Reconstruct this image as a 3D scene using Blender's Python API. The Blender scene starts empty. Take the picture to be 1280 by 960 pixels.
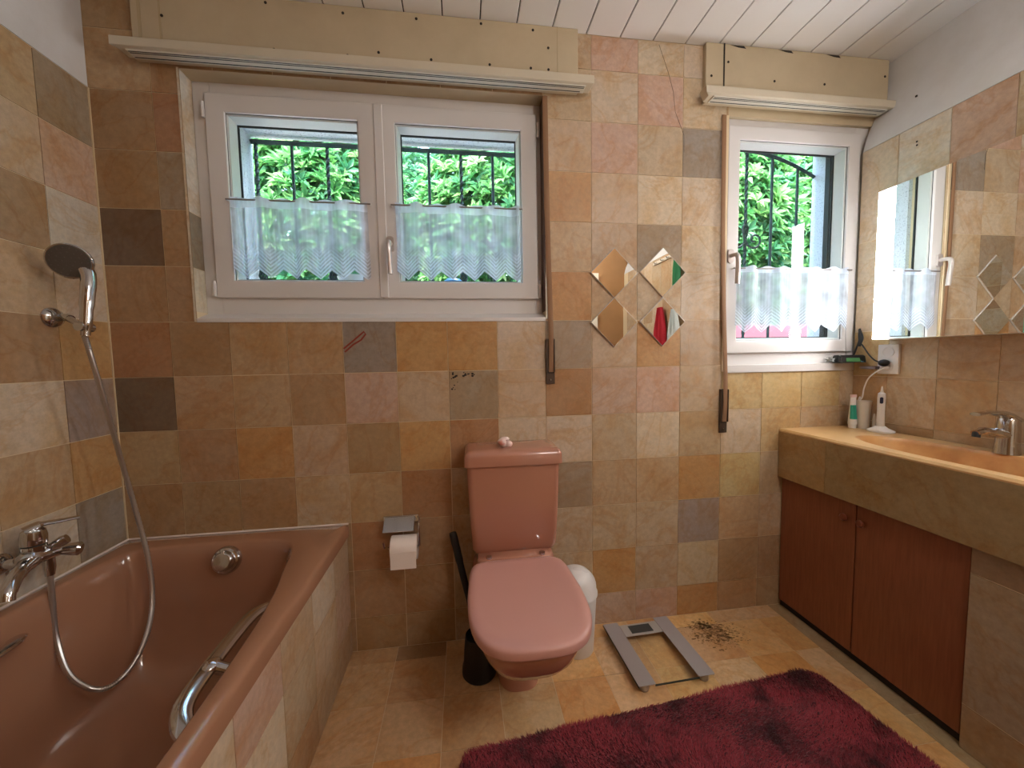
import bpy, math, random
import numpy as np
from mathutils import Vector, Matrix
random.seed(7); rng = np.random.default_rng(7)
scene = bpy.context.scene
C = scene.collection
PI = math.pi

# ---------------------------------------------------------------- helpers
def lin(c):
    return tuple(((v/12.92) if v <= .04045 else ((v+.055)/1.055)**2.4) for v in c)
def hexc(h):
    return lin(tuple(int(h[i:i+2], 16)/255 for i in (0, 2, 4)))

class MB:
    def __init__(s): s.v = []; s.f = []; s.c = []; s.col = None
    def add(s, vs, fs, M=None, col=None):
        b = len(s.v)
        for p in vs:
            s.v.append(tuple(M @ Vector(p)) if M is not None else tuple(p))
        for f in fs:
            s.f.append(tuple(b+i for i in f)); s.c.append(col)
        return s
    def box(s, x0, x1, y0, y1, z0, z1, M=None, col=None):
        if x0 > x1: x0, x1 = x1, x0
        if y0 > y1: y0, y1 = y1, y0
        if z0 > z1: z0, z1 = z1, z0
        vs = [(x0,y0,z0),(x1,y0,z0),(x1,y1,z0),(x0,y1,z0),(x0,y0,z1),(x1,y0,z1),(x1,y1,z1),(x0,y1,z1)]
        fs = [(0,3,2,1),(4,5,6,7),(0,1,5,4),(1,2,6,5),(2,3,7,6),(3,0,4,7)]
        return s.add(vs, fs, M, col)
    def loft(s, rings, cap0=True, cap1=True, M=None, closed=True):
        n = len(rings[0]); vs = [p for r in rings for p in r]; fs = []
        for k in range(len(rings)-1):
            for i in range(n if closed else n-1):
                j = (i+1) % n
                fs.append((k*n+i, k*n+j, (k+1)*n+j, (k+1)*n+i))
        if cap0: fs.append(tuple(reversed(range(n))))
        if cap1: fs.append(tuple((len(rings)-1)*n+i for i in range(n)))
        return s.add(vs, fs, M)
    def lathe(s, prof, n=32, M=None):
        rings = [[(r*math.cos(2*PI*i/n), r*math.sin(2*PI*i/n), z) for i in range(n)] for r, z in prof]
        return s.loft(rings, True, True, M)
    def tube(s, pts, r, n=10, flat=None, up=None):
        """swept tube; r a number or a list; flat=(a,b) scales the section"""
        P = [Vector(p) for p in pts]; m = len(P)
        T = [(P[min(i+1, m-1)]-P[max(i-1, 0)]).normalized() for i in range(m)]
        u = Vector(up) if up else (Vector((0,0,1)) if abs(T[0].z) < .9 else Vector((1,0,0)))
        rings = []
        for i in range(m):
            a = u - T[i]*u.dot(T[i])
            if a.length < 1e-6: a = Vector((1,0,0)) - T[i]*T[i].x
            a.normalize(); b = T[i].cross(a)
            if not up: u = a
            rr = r[i] if isinstance(r, (list, tuple)) else r
            fa, fb = flat if flat else (1, 1)
            rings.append([tuple(P[i]+a*(math.cos(2*PI*k/n)*rr*fa)+b*(math.sin(2*PI*k/n)*rr*fb)) for k in range(n)])
        return s.loft(rings)
    def ball(s, c, r, sc=(1,1,1), n=20, m=12, M=None):
        prof = []
        rings = [[(c[0]+r*sc[0]*math.sin(t)*math.cos(2*PI*i/n), c[1]+r*sc[1]*math.sin(t)*math.sin(2*PI*i/n), c[2]-r*sc[2]*math.cos(t)) for i in range(n)] for t in [PI*(k+.02)/(m+.04) for k in range(m+1)]]
        return s.loft(rings, True, True, M)

def link(name, me, mat, parent):
    o = bpy.data.objects.new(name, me); C.objects.link(o)
    if mat is not None: me.materials.append(mat)
    if parent is not None:
        o.parent = parent; o.matrix_parent_inverse = WM(parent).inverted()
    return o
WMS = {}
def WM(o): return WMS.get(o.name, Matrix.Identity(4))
def obj(name, mb, mat, parent=None, bevel=0, seg=2, smooth=35, M=None):
    me = bpy.data.meshes.new(name)
    me.from_pydata(mb.v, [], mb.f); me.update()
    if any(c is not None for c in mb.c):
        a = me.color_attributes.new('tint', 'FLOAT_COLOR', 'CORNER')
        k = 0
        for p, c in zip(me.polygons, mb.c):
            c = c or (1,1,1)
            for _ in range(p.loop_total):
                a.data[k].color = (c[0], c[1], c[2], 1); k += 1
    if smooth:
        for p in me.polygons: p.use_smooth = True
        me.set_sharp_from_angle(angle=math.radians(smooth))
    if M is not None: me.transform(M)
    o = link(name, me, mat, parent)
    if bevel:
        b = o.modifiers.new('bevel', 'BEVEL'); b.width = bevel; b.segments = seg; b.limit_method = 'ANGLE'; b.angle_limit = math.radians(40)
    return o
def tag(o, label, cat, group=None, kind=None):
    if label: o['label'] = label
    if cat: o['category'] = cat
    if group: o['group'] = group
    if kind: o['kind'] = kind
    return o
def thing(name, loc, label, cat, group=None):
    o = bpy.data.objects.new(name, None); C.objects.link(o); o.location = loc
    o.empty_display_size = .05
    WMS[o.name] = Matrix.Translation(loc)
    return tag(o, label, cat, group)
def struct(name, mb, mat, parent=None, **k):
    o = obj(name, mb, mat, parent, **k)
    if parent is None: o['kind'] = 'structure'
    return o
def cr(pts, n=10):
    """Catmull-Rom resample"""
    P = [Vector(p) for p in pts]; P = [P[0]*2-P[1]]+P+[P[-1]*2-P[-2]]; out = []
    for i in range(1, len(P)-2):
        for k in range(n):
            t = k/n; a, b, c, d = P[i-1:i+3]
            out.append(.5*((2*b)+(c-a)*t+(2*a-5*b+4*c-d)*t*t+(3*b-a-3*c+d)*t**3))
    out.append(P[-2]); return out
def rrect(x0, x1, y0, y1, r, z=0, n=6):
    out = []
    for cx, cy, a0 in ((x1-r, y1-r, 0), (x0+r, y1-r, PI/2), (x0+r, y0+r, PI), (x1-r, y0+r, 1.5*PI)):
        for k in range(n+1):
            a = a0+PI/2*k/n; out.append((cx+r*math.cos(a), cy+r*math.sin(a), z))
    return out
def axis(p, d, up=(0,0,1)):
    """matrix putting local z along d at p"""
    d = Vector(d).normalized(); u = Vector(up)
    if abs(d.dot(u)) > .98: u = Vector((1,0,0))
    x = u.cross(d).normalized(); y = d.cross(x)
    return Matrix(((x.x,y.x,d.x,p[0]),(x.y,y.y,d.y,p[1]),(x.z,y.z,d.z,p[2]),(0,0,0,1)))

# ---------------------------------------------------------------- materials
def nt(name):
    m = bpy.data.materials.new(name); m.use_nodes = True
    t = m.node_tree; t.nodes.clear(); out = t.nodes.new('ShaderNodeOutputMaterial')
    return m, t, out
def mat(name, col, rough=.5, metal=0, spec=.5, coat=0, noise=0, nscale=8, bump=0, bscale=60, vcol=False, trans=0, stretch=(1,1,1), dark=None, ramp=(.35,.7), sheen=0):
    m, t, out = nt(name); N = t.nodes.new; L = t.links.new
    b = N('ShaderNodeBsdfPrincipled'); L(b.outputs[0], out.inputs[0])
    b.inputs['Roughness'].default_value = rough; b.inputs['Metallic'].default_value = metal
    b.inputs['Specular IOR Level'].default_value = spec; b.inputs['Coat Weight'].default_value = coat
    b.inputs['Coat Roughness'].default_value = .08
    b.inputs['Transmission Weight'].default_value = trans; b.inputs['Sheen Weight'].default_value = sheen
    b.inputs['Base Color'].default_value = (*col, 1)
    tc = N('ShaderNodeTexCoord'); mp = N('ShaderNodeMapping'); mp.inputs['Scale'].default_value = stretch
    L(tc.outputs['Object'], mp.inputs[0])
    src = None
    if vcol:
        a = N('ShaderNodeAttribute'); a.attribute_name = 'tint'; src = a.outputs['Color']
    if noise or dark:
        n = N('ShaderNodeTexNoise'); n.inputs['Scale'].default_value = nscale; n.inputs['Detail'].default_value = 6; n.inputs['Roughness'].default_value = .62
        L(mp.outputs[0], n.inputs['Vector'])
        r = N('ShaderNodeMapRange'); r.inputs[1].default_value = ramp[0]; r.inputs[2].default_value = ramp[1]
        L(n.outputs['Fac'], r.inputs[0])
        mx = N('ShaderNodeMix'); mx.data_type = 'RGBA'; mx.blend_type = 'MIX' if dark else 'MULTIPLY'
        L(r.outputs[0], mx.inputs['Factor'])
        if src: L(src, mx.inputs['A'])
        else: mx.inputs['A'].default_value = (*col, 1)
        if dark: mx.inputs['B'].default_value = (*dark, 1)
        else: mx.inputs['B'].default_value = (1-noise, 1-noise*1.15, 1-noise*1.3, 1)
        src = mx.outputs['Result']
    if src: L(src, b.inputs['Base Color'])
    if bump:
        n2 = N('ShaderNodeTexNoise'); n2.inputs['Scale'].default_value = bscale; n2.inputs['Detail'].default_value = 4
        L(mp.outputs[0], n2.inputs['Vector'])
        bp = N('ShaderNodeBump'); bp.inputs['Strength'].default_value = bump; bp.inputs['Distance'].default_value = .002
        L(n2.outputs['Fac'], bp.inputs['Height']); L(bp.outputs[0], b.inputs['Normal'])
    return m
def emit(name, col, s):
    m, t, out = nt(name); e = t.nodes.new('ShaderNodeEmission'); e.inputs[0].default_value = (*col, 1); e.inputs[1].default_value = s
    t.links.new(e.outputs[0], out.inputs[0]); return m
def pane_mat(name, tint=(.95,.99,.98), refl=1.0):
    m, t, out = nt(name); N = t.nodes.new; L = t.links.new
    tr = N('ShaderNodeBsdfTransparent'); tr.inputs[0].default_value = (*tint, 1)
    g = N('ShaderNodeBsdfGlossy'); g.inputs['Roughness'].default_value = .01
    lw = N('ShaderNodeLayerWeight'); lw.inputs[0].default_value = .5      # thin pane: the same reflectance from both sides
    pw = N('ShaderNodeMath'); pw.operation = 'POWER'; L(lw.outputs['Facing'], pw.inputs[0]); pw.inputs[1].default_value = 4
    f = N('ShaderNodeMath'); f.operation = 'MULTIPLY_ADD'; L(pw.outputs[0], f.inputs[0]); f.inputs[1].default_value = .6; f.inputs[2].default_value = .02
    mx = N('ShaderNodeMixShader'); L(f.outputs[0], mx.inputs[0]); L(tr.outputs[0], mx.inputs[1]); L(g.outputs[0], mx.inputs[2]); L(mx.outputs[0], out.inputs[0])
    return m
def tile_mat(name, rough=.42, bump=.25):
    """natural stone: each tile has its own colour, veined and blotched by noise"""
    m, t, out = nt(name); N = t.nodes.new; L = t.links.new
    b = N('ShaderNodeBsdfPrincipled'); L(b.outputs[0], out.inputs[0]); b.inputs['Roughness'].default_value = rough
    b.inputs['Specular IOR Level'].default_value = .4
    a = N('ShaderNodeAttribute'); a.attribute_name = 'tint'
    g = N('ShaderNodeNewGeometry')
    n1 = N('ShaderNodeTexNoise'); n1.inputs['Scale'].default_value = 6.5; n1.inputs['Detail'].default_value = 5; n1.inputs['Roughness'].default_value = .6; n1.inputs['Distortion'].default_value = .6
    n2 = N('ShaderNodeTexNoise'); n2.inputs['Scale'].default_value = 55; n2.inputs['Detail'].default_value = 5; n2.inputs['Roughness'].default_value = .7
    # offset the noise by the tile colour so that neighbours differ
    vm = N('ShaderNodeVectorMath'); vm.operation = 'MULTIPLY_ADD'; L(a.outputs['Color'], vm.inputs[0]); vm.inputs[1].default_value = (37, 53, 71); L(g.outputs['Position'], vm.inputs[2])
    L(vm.outputs[0], n1.inputs['Vector']); L(vm.outputs[0], n2.inputs['Vector'])
    r1 = N('ShaderNodeMapRange'); r1.inputs[1].default_value = .44; r1.inputs[2].default_value = .68; L(n1.outputs['Fac'], r1.inputs[0])
    m1 = N('ShaderNodeMix'); m1.data_type = 'RGBA'; m1.blend_type = 'MULTIPLY'; m1.inputs['B'].default_value = (.93, .81, .64, 1)
    L(r1.outputs[0], m1.inputs['Factor']); L(a.outputs['Color'], m1.inputs['A'])
    r2 = N('ShaderNodeMapRange'); r2.inputs[1].default_value = .35; r2.inputs[2].default_value = .7; r2.inputs[3].default_value = .86; r2.inputs[4].default_value = 1.1; L(n2.outputs['Fac'], r2.inputs[0])
    m2 = N('ShaderNodeVectorMath'); m2.operation = 'SCALE'; L(m1.outputs['Result'], m2.inputs[0]); L(r2.outputs[0], m2.inputs['Scale'])
    n3 = N('ShaderNodeTexNoise'); n3.inputs['Scale'].default_value = 2.6; n3.inputs['Detail'].default_value = 7; n3.inputs['Roughness'].default_value = .55; n3.inputs['Distortion'].default_value = 2.2
    L(vm.outputs[0], n3.inputs['Vector'])
    ab = N('ShaderNodeMath'); ab.operation = 'SUBTRACT'; L(n3.outputs['Fac'], ab.inputs[0]); ab.inputs[1].default_value = .5
    ab2 = N('ShaderNodeMath'); ab2.operation = 'ABSOLUTE'; L(ab.outputs[0], ab2.inputs[0])
    r3 = N('ShaderNodeMapRange'); r3.inputs[1].default_value = 0; r3.inputs[2].default_value = .035; r3.inputs[3].default_value = .5; r3.inputs[4].default_value = 0; L(ab2.outputs[0], r3.inputs[0])
    m3 = N('ShaderNodeMix'); m3.data_type = 'RGBA'; m3.blend_type = 'MULTIPLY'; m3.inputs['B'].default_value = (.86, .68, .48, 1)
    L(r3.outputs[0], m3.inputs['Factor']); L(m2.outputs[0], m3.inputs['A'])
    L(m3.outputs['Result'], b.inputs['Base Color'])
    bp = N('ShaderNodeBump'); bp.inputs['Strength'].default_value = bump; bp.inputs['Distance'].default_value = .002
    L(n2.outputs['Fac'], bp.inputs['Height']); L(bp.outputs[0], b.inputs['Normal'])
    return m

M = {}
M['tile'] = tile_mat('stone_tile')
M['floor'] = tile_mat('stone_floor', .3, .2)
M['grout'] = mat('grout', hexc('DAC7A4'), .8)
M['plaster'] = mat('plaster', hexc('D9D8D7'), .85, bump=.2, bscale=90, noise=.12, nscale=5)
M['cream'] = mat('cream_paint', hexc('C6B698'), .5, bump=.1, bscale=40, noise=.1, nscale=7)
M['stucco'] = mat('stucco', hexc('D8DBE0'), .95, bump=.8, bscale=140, dark=hexc('8E949C'), nscale=130, ramp=(.55,.68))
M['upvc'] = mat('white_upvc', hexc('D9D6D4'), .35)
M['ceil'] = mat('ceiling_board', hexc('EEEDEC'), .4, noise=.03, nscale=4)
M['dark'] = mat('dark_gap', hexc('241C16'), .8)
M['black'] = mat('black_plastic', hexc('0C0C0D'), .45)
M['gasket'] = mat('gasket', hexc('1E2226'), .6)
M['guide'] = mat('guide_rail', hexc('2B2A2C'), .5)
M['chrome'] = mat('chrome', (.60,.60,.61), .09, 1)
M['steel'] = mat('brushed_steel', (.42,.41,.42), .32, 1)
M['tub'] = mat('tub_enamel', hexc('A4775C'), .16, spec=.6, coat=.5)
M['ceramic'] = mat('pink_ceramic', hexc('B27C66'), .14, spec=.6, coat=.4)
M['seat'] = mat('seat_plastic', hexc('C8958A'), .3)
M['white'] = mat('white_plastic', hexc('E4E0DC'), .35)
M['paper'] = mat('toilet_paper', hexc('F2E6DE'), .9, bump=.3, bscale=300)
M['strap'] = mat('strap_web', hexc('8E6A4C'), .8, bump=.4, bscale=400)
M['winder'] = mat('winder_metal', hexc('5C4E44'), .35, .7)
M['iron'] = mat('wrought_iron', hexc('2C4240'), .6, bump=.3, bscale=80)  # teal cast puts the outdoor haze into the iron colour
M['leaf'] = mat('leaf_green', hexc('6FC858'), .45, vcol=True)
def leaf_mat():
    m, t, out = nt('leaf'); N = t.nodes.new; L = t.links.new
    a = N('ShaderNodeAttribute'); a.attribute_name = 'tint'
    b = N('ShaderNodeBsdfPrincipled'); b.inputs['Roughness'].default_value = .4; L(a.outputs['Color'], b.inputs['Base Color'])
    tl = N('ShaderNodeBsdfTranslucent'); L(a.outputs['Color'], tl.inputs[0])
    mx = N('ShaderNodeMixShader'); mx.inputs[0].default_value = .4; L(b.outputs[0], mx.inputs[1]); L(tl.outputs[0], mx.inputs[2]); L(mx.outputs[0], out.inputs[0]); return m
M['leaf'] = leaf_mat()
M['bark'] = mat('bark', hexc('5A4B3A'), .9)
M['pane'] = pane_mat('window_glass')
M['mirror'] = mat('mirror', (.86,.88,.87), 0, 1)
M['mirror_edge'] = mat('mirror_edge', hexc('E8E4DC'), .1, .6)
M['diff'] = emit('lamp_diffuser', (1, .98, .97), 26)
M['ceil_lamp'] = emit('ceiling_lamp_glow', (1, .96, .92), 18)
M['door'] = mat('cherry_veneer', hexc('94583A'), .42, noise=.3, nscale=9, stretch=(14,14,1), ramp=(.3,.75))
M['knob'] = mat('knob_wood', hexc('7A3D26'), .3)
M['stone'] = mat('counter_stone', hexc('DCB47C'), .3, noise=.15, nscale=9)
M['basin'] = mat('basin_stone', hexc('D6A468'), .28, dark=hexc('BC8048'), nscale=9)
M['rug_base'] = mat('rug_base', hexc('4A1420'), .95)
M['pile'] = mat('rug_pile', hexc('AC3F4C'), .85, dark=hexc('4C141F'), nscale=6.5, ramp=(.49,.64), sheen=.3)  # dark blotches paint the shade of differently brushed pile
M['glass_plate'] = pane_mat('scale_glass', (.975,.98,.97))
M['lcd'] = mat('lcd', hexc('3A3C3A'), .2)
M['green_lcd'] = mat('green_lcd', hexc('4E8A55'), .3)
M['teal'] = mat('teal_label', hexc('2E9C84'), .4)
M['navy'] = mat('navy_button', hexc('20243C'), .4)
M['frost'] = mat('frosted_plastic', hexc('CFC8BE'), .4)
M['clear'] = pane_mat('clear_wrap', (.9,.92,.92))
M['blue'] = mat('blue_pot', hexc('3C8CC8'), .4)
M['bluetop'] = mat('light_blue_plastic', hexc('7FB4D8'), .25)
M['pinkwall'] = mat('pink_render', hexc('E88A92'), .9)
M['soap'] = mat('soap', hexc('E8D0C8'), .5, dark=hexc('D88878'), nscale=20, ramp=(.5,.65))
M['warmwall'] = mat('warm_wall', hexc('AC8054'), .7, noise=.15, nscale=4)
M['red'] = mat('red_towel', hexc('C02838'), .95, bump=.5, bscale=200)
M['towelwhite'] = mat('white_towel', hexc('DCE4E4'), .95, bump=.5, bscale=200)
M['mark'] = mat('red_mark', hexc('8A3420'), .6)
M['pale_ground'] = mat('bounce_ground', hexc('B8B4AC'), .95, noise=.3, nscale=60)  # unseen ground, made pale to bounce light into the window reveals
M['doorwhite'] = mat('door_paint', hexc('E2D6C4'), .5)
M['lace'] = None
def lace_mat():
    m, t, out = nt('lace'); N = t.nodes.new; L = t.links.new
    uv = N('ShaderNodeUVMap'); uv.uv_map = 'UVMap'; sp = N('ShaderNodeSeparateXYZ'); L(uv.outputs[0], sp.inputs[0])
    def mth(op, a, b=None, c=None):
        n = N('ShaderNodeMath'); n.operation = op
        for i, v in enumerate((a, b, c)):
            if v is None: continue
            if isinstance(v, (int, float)): n.inputs[i].default_value = v
            else: L(v, n.inputs[i])
        return n.outputs[0]
    u, v = sp.outputs[0], sp.outputs[1]
    fr = mth('ABSOLUTE', mth('SUBTRACT', mth('FRACT', mth('DIVIDE', u, .098)), .5))          # 0 at the point of each scallop
    chev = mth('ABSOLUTE', mth('SUBTRACT', mth('FRACT', mth('MULTIPLY', mth('SUBTRACT', v, mth('MULTIPLY', fr, .085)), 70)), .5))
    chev = mth('GREATER_THAN', chev, .24)
    low = mth('SMOOTH_MIN', 1, mth('MAXIMUM', mth('MULTIPLY', mth('SUBTRACT', .13, v), 14), 0), .1)
    stripe = mth('GREATER_THAN', mth('ABSOLUTE', mth('SUBTRACT', mth('FRACT', mth('MULTIPLY', u, 60)), .5)), .33)
    vert = mth('MULTIPLY', stripe, .07)
    n = N('ShaderNodeTexNoise'); n.inputs['Scale'].default_value = 16; L(uv.outputs[0], n.inputs['Vector'])
    cloud = mth('MULTIPLY', mth('SUBTRACT', n.outputs['Fac'], .4), .8)
    fac = mth('ADD', mth('ADD', mth('ADD', .47, vert), cloud), mth('MULTIPLY', mth('MULTIPLY', chev, low), .38))
    top = mth('MULTIPLY', mth('GREATER_THAN', v, .262), .3)
    fac = mth('MINIMUM', mth('ADD', fac, top), .93)
    tr = N('ShaderNodeBsdfTransparent'); d = N('ShaderNodeBsdfDiffuse'); d.inputs[0].default_value = (.80,.85,.95,1)  # slight blue puts the sky's light into the lace colour
    tl = N('ShaderNodeBsdfTranslucent'); tl.inputs[0].default_value = (.80,.87,.98,1)
    mm = N('ShaderNodeMixShader'); mm.inputs[0].default_value = .5; L(d.outputs[0], mm.inputs[1]); L(tl.outputs[0], mm.inputs[2])
    mx = N('ShaderNodeMixShader'); L(fac, mx.inputs[0]); L(tr.outputs[0], mx.inputs[1]); L(mm.outputs[0], mx.inputs[2]); L(mx.outputs[0], out.inputs[0])
    return m
M['lace'] = lace_mat()

# ---------------------------------------------------------------- tiled surfaces
PAL = dict(T='BFA88C', L='CCBAA2', O='BC9464', B='AC8E6C', G='A2907A', P='C4A692', Y='C6AD80', D='7E6A56', R='AC8462', S='988C80', W='CCC3B4', F='BA9E7C', K='A09084')
def jit(c, a=.05):
    k = 1+random.uniform(-a, a)
    return tuple(min(1, max(0, v*k*(1+random.uniform(-a*.5, a*.5)))) for v in c)
def subtract(r, holes):
    rs = [r]
    for h in holes:
        out = []
        for x0, x1, z0, z1 in rs:
            a0, a1, b0, b1 = max(x0, h[0]), min(x1, h[1]), max(z0, h[2]), min(z1, h[3])
            if a0 >= a1 or b0 >= b1: out.append((x0, x1, z0, z1)); continue
            if x0 < a0: out.append((x0, a0, z0, z1))
            if a1 < x1: out.append((a1, x1, z0, z1))
            if z0 < b0: out.append((a0, a1, z0, b0))
            if b1 < z1: out.append((a0, a1, b1, z1))
        rs = out
    return [r for r in rs if r[1]-r[0] > 1e-4 and r[3]-r[2] > 1e-4]
def tile_quads(mb, cells, holes, place, g=.0014, th=.003):
    """cells: (u0,u1,v0,v1,colour); place(u,v,d) -> xyz with d the height of the tile face above the grout"""
    for u0, u1, v0, v1, col in cells:
        for a0, a1, b0, b1 in subtract((u0+g, u1-g, v0+g, v1-g), holes):
            vs = [place(a0,b0,0), place(a1,b0,0), place(a1,b1,0), place(a0,b1,0), place(a0,b0,-th), place(a1,b0,-th), place(a1,b1,-th), place(a0,b1,-th)]
            mb.add(vs, [(0,1,2,3),(0,4,5,1),(1,5,6,2),(2,6,7,3),(3,7,4,0)], col=col)

T = .2
RZ = lambda r: (7.7-r)*T
# rows run from -5 under the ceiling to 7 at the floor, columns from the left corner
GRID = {
 -5: 'BBBBBBBBTPLLTTLL', -4: 'FBBBBBBBTLPLTTLL', -3: 'BRBBBBBBTPTSTTTT', -2: 'BGBBBBBBOTLLTTTT', -1: 'DBBBBBBBFTGLTTTT',
  0: 'BBBBBBBBOFTLTTTT',  1: 'RBFFSOOLGTOTYYTT',  2: 'DFFBPTGTRPPTYYYT',  3: 'FBOTBORLLTLFLYTT',  4: 'BBBTFRTLGFFOYTTT',
  5: 'BBBBRBTTTTTKFTTT',  6: 'BBBBBBTTTOTTBBTT',  7: 'BBBBBBTTTPPOBBBB'}
WIN1 = (.292, 1.604, 1.345, 2.228)
WIN2 = (2.408, 3.118, 1.112, 2.262)
W = 3.07
cells = []
for r, s in GRID.items():
    for c, ch in enumerate(s):
        z1 = min(RZ(r), 2.472); z0 = max(RZ(r+1), 0)
        x0, x1 = c*T, (c+1)*T
        if x0 >= W+.12: continue
        cells.append((x0, min(x1, W+.12), z0, z1, jit(hexc(PAL[ch]), .05)))
mb = MB(); holes = [WIN1, WIN2]
tile_quads(mb, cells, holes, lambda u, v, d: (u, -d, v))
wall_back = struct('wall_back', mb, M['tile'], smooth=0)
mb = MB()
for a0, a1, b0, b1 in subtract((-.35, 3.9, -.12, 2.75), holes): mb.box(a0, a1, .0022, .14, b0, b1)
obj('grout_bed', mb, M['grout'], wall_back, smooth=0)
mb = MB()
for a0, a1, b0, b1 in subtract((-.6, 4.6, -.12, 2.75), [(.345, 1.575, 1.44, 2.195), (2.43, 3.185, 1.17, 2.262)]): mb.box(a0, a1, .14, .36, b0, b1)
obj('exterior_render', mb, M['stucco'], wall_back, smooth=0)
# the dark streak of iron in one tile, and the hairline crack beside the small window
mb = MB(); mb.tube([(x, -.0008, z) for x, z in ((.802,1.235),(.835,1.262),(.868,1.290),(.880,1.300),(.886,1.290),(.868,1.268),(.838,1.250),(.806,1.222))], .0035, 6, (.3,1), up=(0,1,0))
obj('red_streak', mb, M['mark'], wall_back)
mb = MB(); mb.tube([(x, -.0006, z) for x, z in ((2.09,2.46),(2.13,2.36),(2.155,2.28),(2.165,2.2),(2.205,2.11),(2.206,2.04))], .0006, 5)
obj('crack', mb, M['dark'], wall_back)
mb = MB()
for k in range(26):
    x = 1.212+abs(random.gauss(0,.022)); z = 1.133-abs(random.gauss(0,.018))
    if random.random() < .5: x = 1.206+random.uniform(0,.11); z = 1.135-random.uniform(0,.02)
    else: x = 1.206+random.uniform(0,.03); z = 1.135-random.uniform(0,.085)
    a = random.uniform(.002,.006)
    mb.add([(x+a*math.cos(t*PI/3), -.0005, z+a*.8*math.sin(t*PI/3)) for t in range(6)], [(0,1,2,3,4,5)])
obj('dark_stain', mb, M['dark'], wall_back, smooth=0)

# left wall (x = 0): tiles up to 2.144, plaster above
LEFT = {-3: 'TGFLT', -2: 'LPTGL', -1: 'LWBTL', 0: 'LLTFT', 1: 'TOBTF', 2: 'GKLTB', 3: 'YOFLT', 4: 'GSWLT', 5: 'TTTTT', 6: 'TTTTT', 7: 'TTTTT'}
cells = []
for r, s in LEFT.items():
    for c in range(13):
        ch = s[1:][c] if c < 4 else random.choice('TLFBTL')
        y1 = -(.172+(c-1)*T) if c else 0; y0 = -(.172+c*T)
        cells.append((max(y0, -2.45), y1, max(RZ(r+1), 0), RZ(r), jit(hexc(PAL[ch]))))
mb = MB(); tile_quads(mb, cells, [], lambda u, v, d: (.004+d, u, v))
wall_left = struct('wall_left', mb, M['tile'], smooth=0)
mb = MB(); mb.box(-.12, .0015, -2.5, .0, -.1, 2.75); obj('grout_bed', mb, M['grout'], wall_left, smooth=0)
mb = MB(); mb.box(.0018, .0045, -2.45, -.001, 2.142, 2.5); obj('plaster', mb, M['plaster'], wall_left, smooth=0)
mb = MB(); mb.box(.004, .008, -.004, -.0005, .54, 2.14); obj('corner_joint', mb, mat('light_grout', hexc('D8C4A0'), .8), wall_left, smooth=0)

# right wall: tiles up to 2.085, plaster above leaning outwards to the ceiling
RIGHT = {-2: 'LWPTT', -1: 'LLPTL', 0: 'LLTTL', 1: 'YLTTT', 2: 'FTFTT', 3: 'FBFTT', 4: 'TTTTT', 5: 'TTTTT', 6: 'TTTTT', 7: 'TTTTT'}
cells = []
for r, s in RIGHT.items():
    for c in range(14):
        ch = s[c] if c < 5 else random.choice('TLFTL')
        y1 = -(.145+(c-1)*.17) if c else 0; y0 = -(.145+c*.17)
        top = 2.083 if r == -2 else RZ(r)-.06
        cells.append((y0, y1, max(RZ(r+1)-.06, 0), top, jit(hexc(PAL[ch]))))
mb = MB(); tile_quads(mb, cells, [], lambda u, v, d: (W-d, u, v))
wall_right = struct('wall_right', mb, M['tile'], smooth=0)
prof = [(W+.0022, -.1), (W+.0022, 2.084), (W+.0035, 2.0845)]
mb = MB(); mb.box(W+.0022, W+.3, -2.5, -.0005, -.1, 2.083); obj('grout_bed', mb, M['grout'], wall_right, smooth=0)
prof = [(W+.001, 2.084), (W+.018, 2.15), (W+.05, 2.22), (W+.085, 2.30), (W+.108, 2.38), (W+.115, 2.52), (W+.3, 2.52), (W+.3, 2.084)]
mb = MB(); mb.loft([[(x, -2.5, z) for x, z in prof], [(x, -.0005, z) for x, z in prof]]); obj('plaster', mb, M['plaster'], wall_right)
mb = MB()
for y, z in ((-.174,2.215),(-.208,2.018),(-.209,2.004)): mb.box(W-.001+(.035 if z > 2.1 else 0), W+.03, y-.003, y+.003, z-.003, z+.003)
obj('drill_hole', mb, M['dark'], wall_right, smooth=0)

# rear wall behind the camera
mb = MB(); mb.box(-.12, 3.4, -2.56, -2.45, -.1, 2.6); wall_rear = struct('wall_rear', mb, M['warmwall'], smooth=0)

# floor
cells = []
FL = 'FTOFTFOYTFTYOTFOTF'
for i in range(17):
    for j in range(14):
        x0 = -.023+i*.1975; y1 = -.075-(j-1)*.19 if j else 0; y0 = -.075-j*.19
        if x0 > 2.66: continue
        right = x0 > 1.5
        ch = random.choice('YOYTYF') if right else random.choice('FTTF')
        if j == 0 and not right: ch = random.choice('BF')  # browner first row puts the shadow at the wall foot into the tiles
        if (i, j) in ((8, 3), (5, 3)): ch = 'O'
        cells.append((max(x0, 0), min(x0+.1975, 2.66), y0, y1, jit(hexc({'Y':'DAB27C','O':'D0A068','T':'D0AE86','F':'C8A278','B':'A08262','X':'8C8068'}[ch]), .05)))
for j in range(9): cells.append((2.66, W, -(j+1)*.28, -j*.28, jit(hexc('A08C6C'))))
mb = MB(); tile_quads(mb, cells, [], lambda u, v, d: (u, v, d), g=.0009, th=.002)
floor = struct('floor', mb, M['floor'], smooth=0)
mb = MB(); mb.box(-.3, 3.4, -2.56, .14, -.1, -.0012); obj('grout_bed', mb, M['grout'], floor, smooth=0)
mb = MB()
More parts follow.
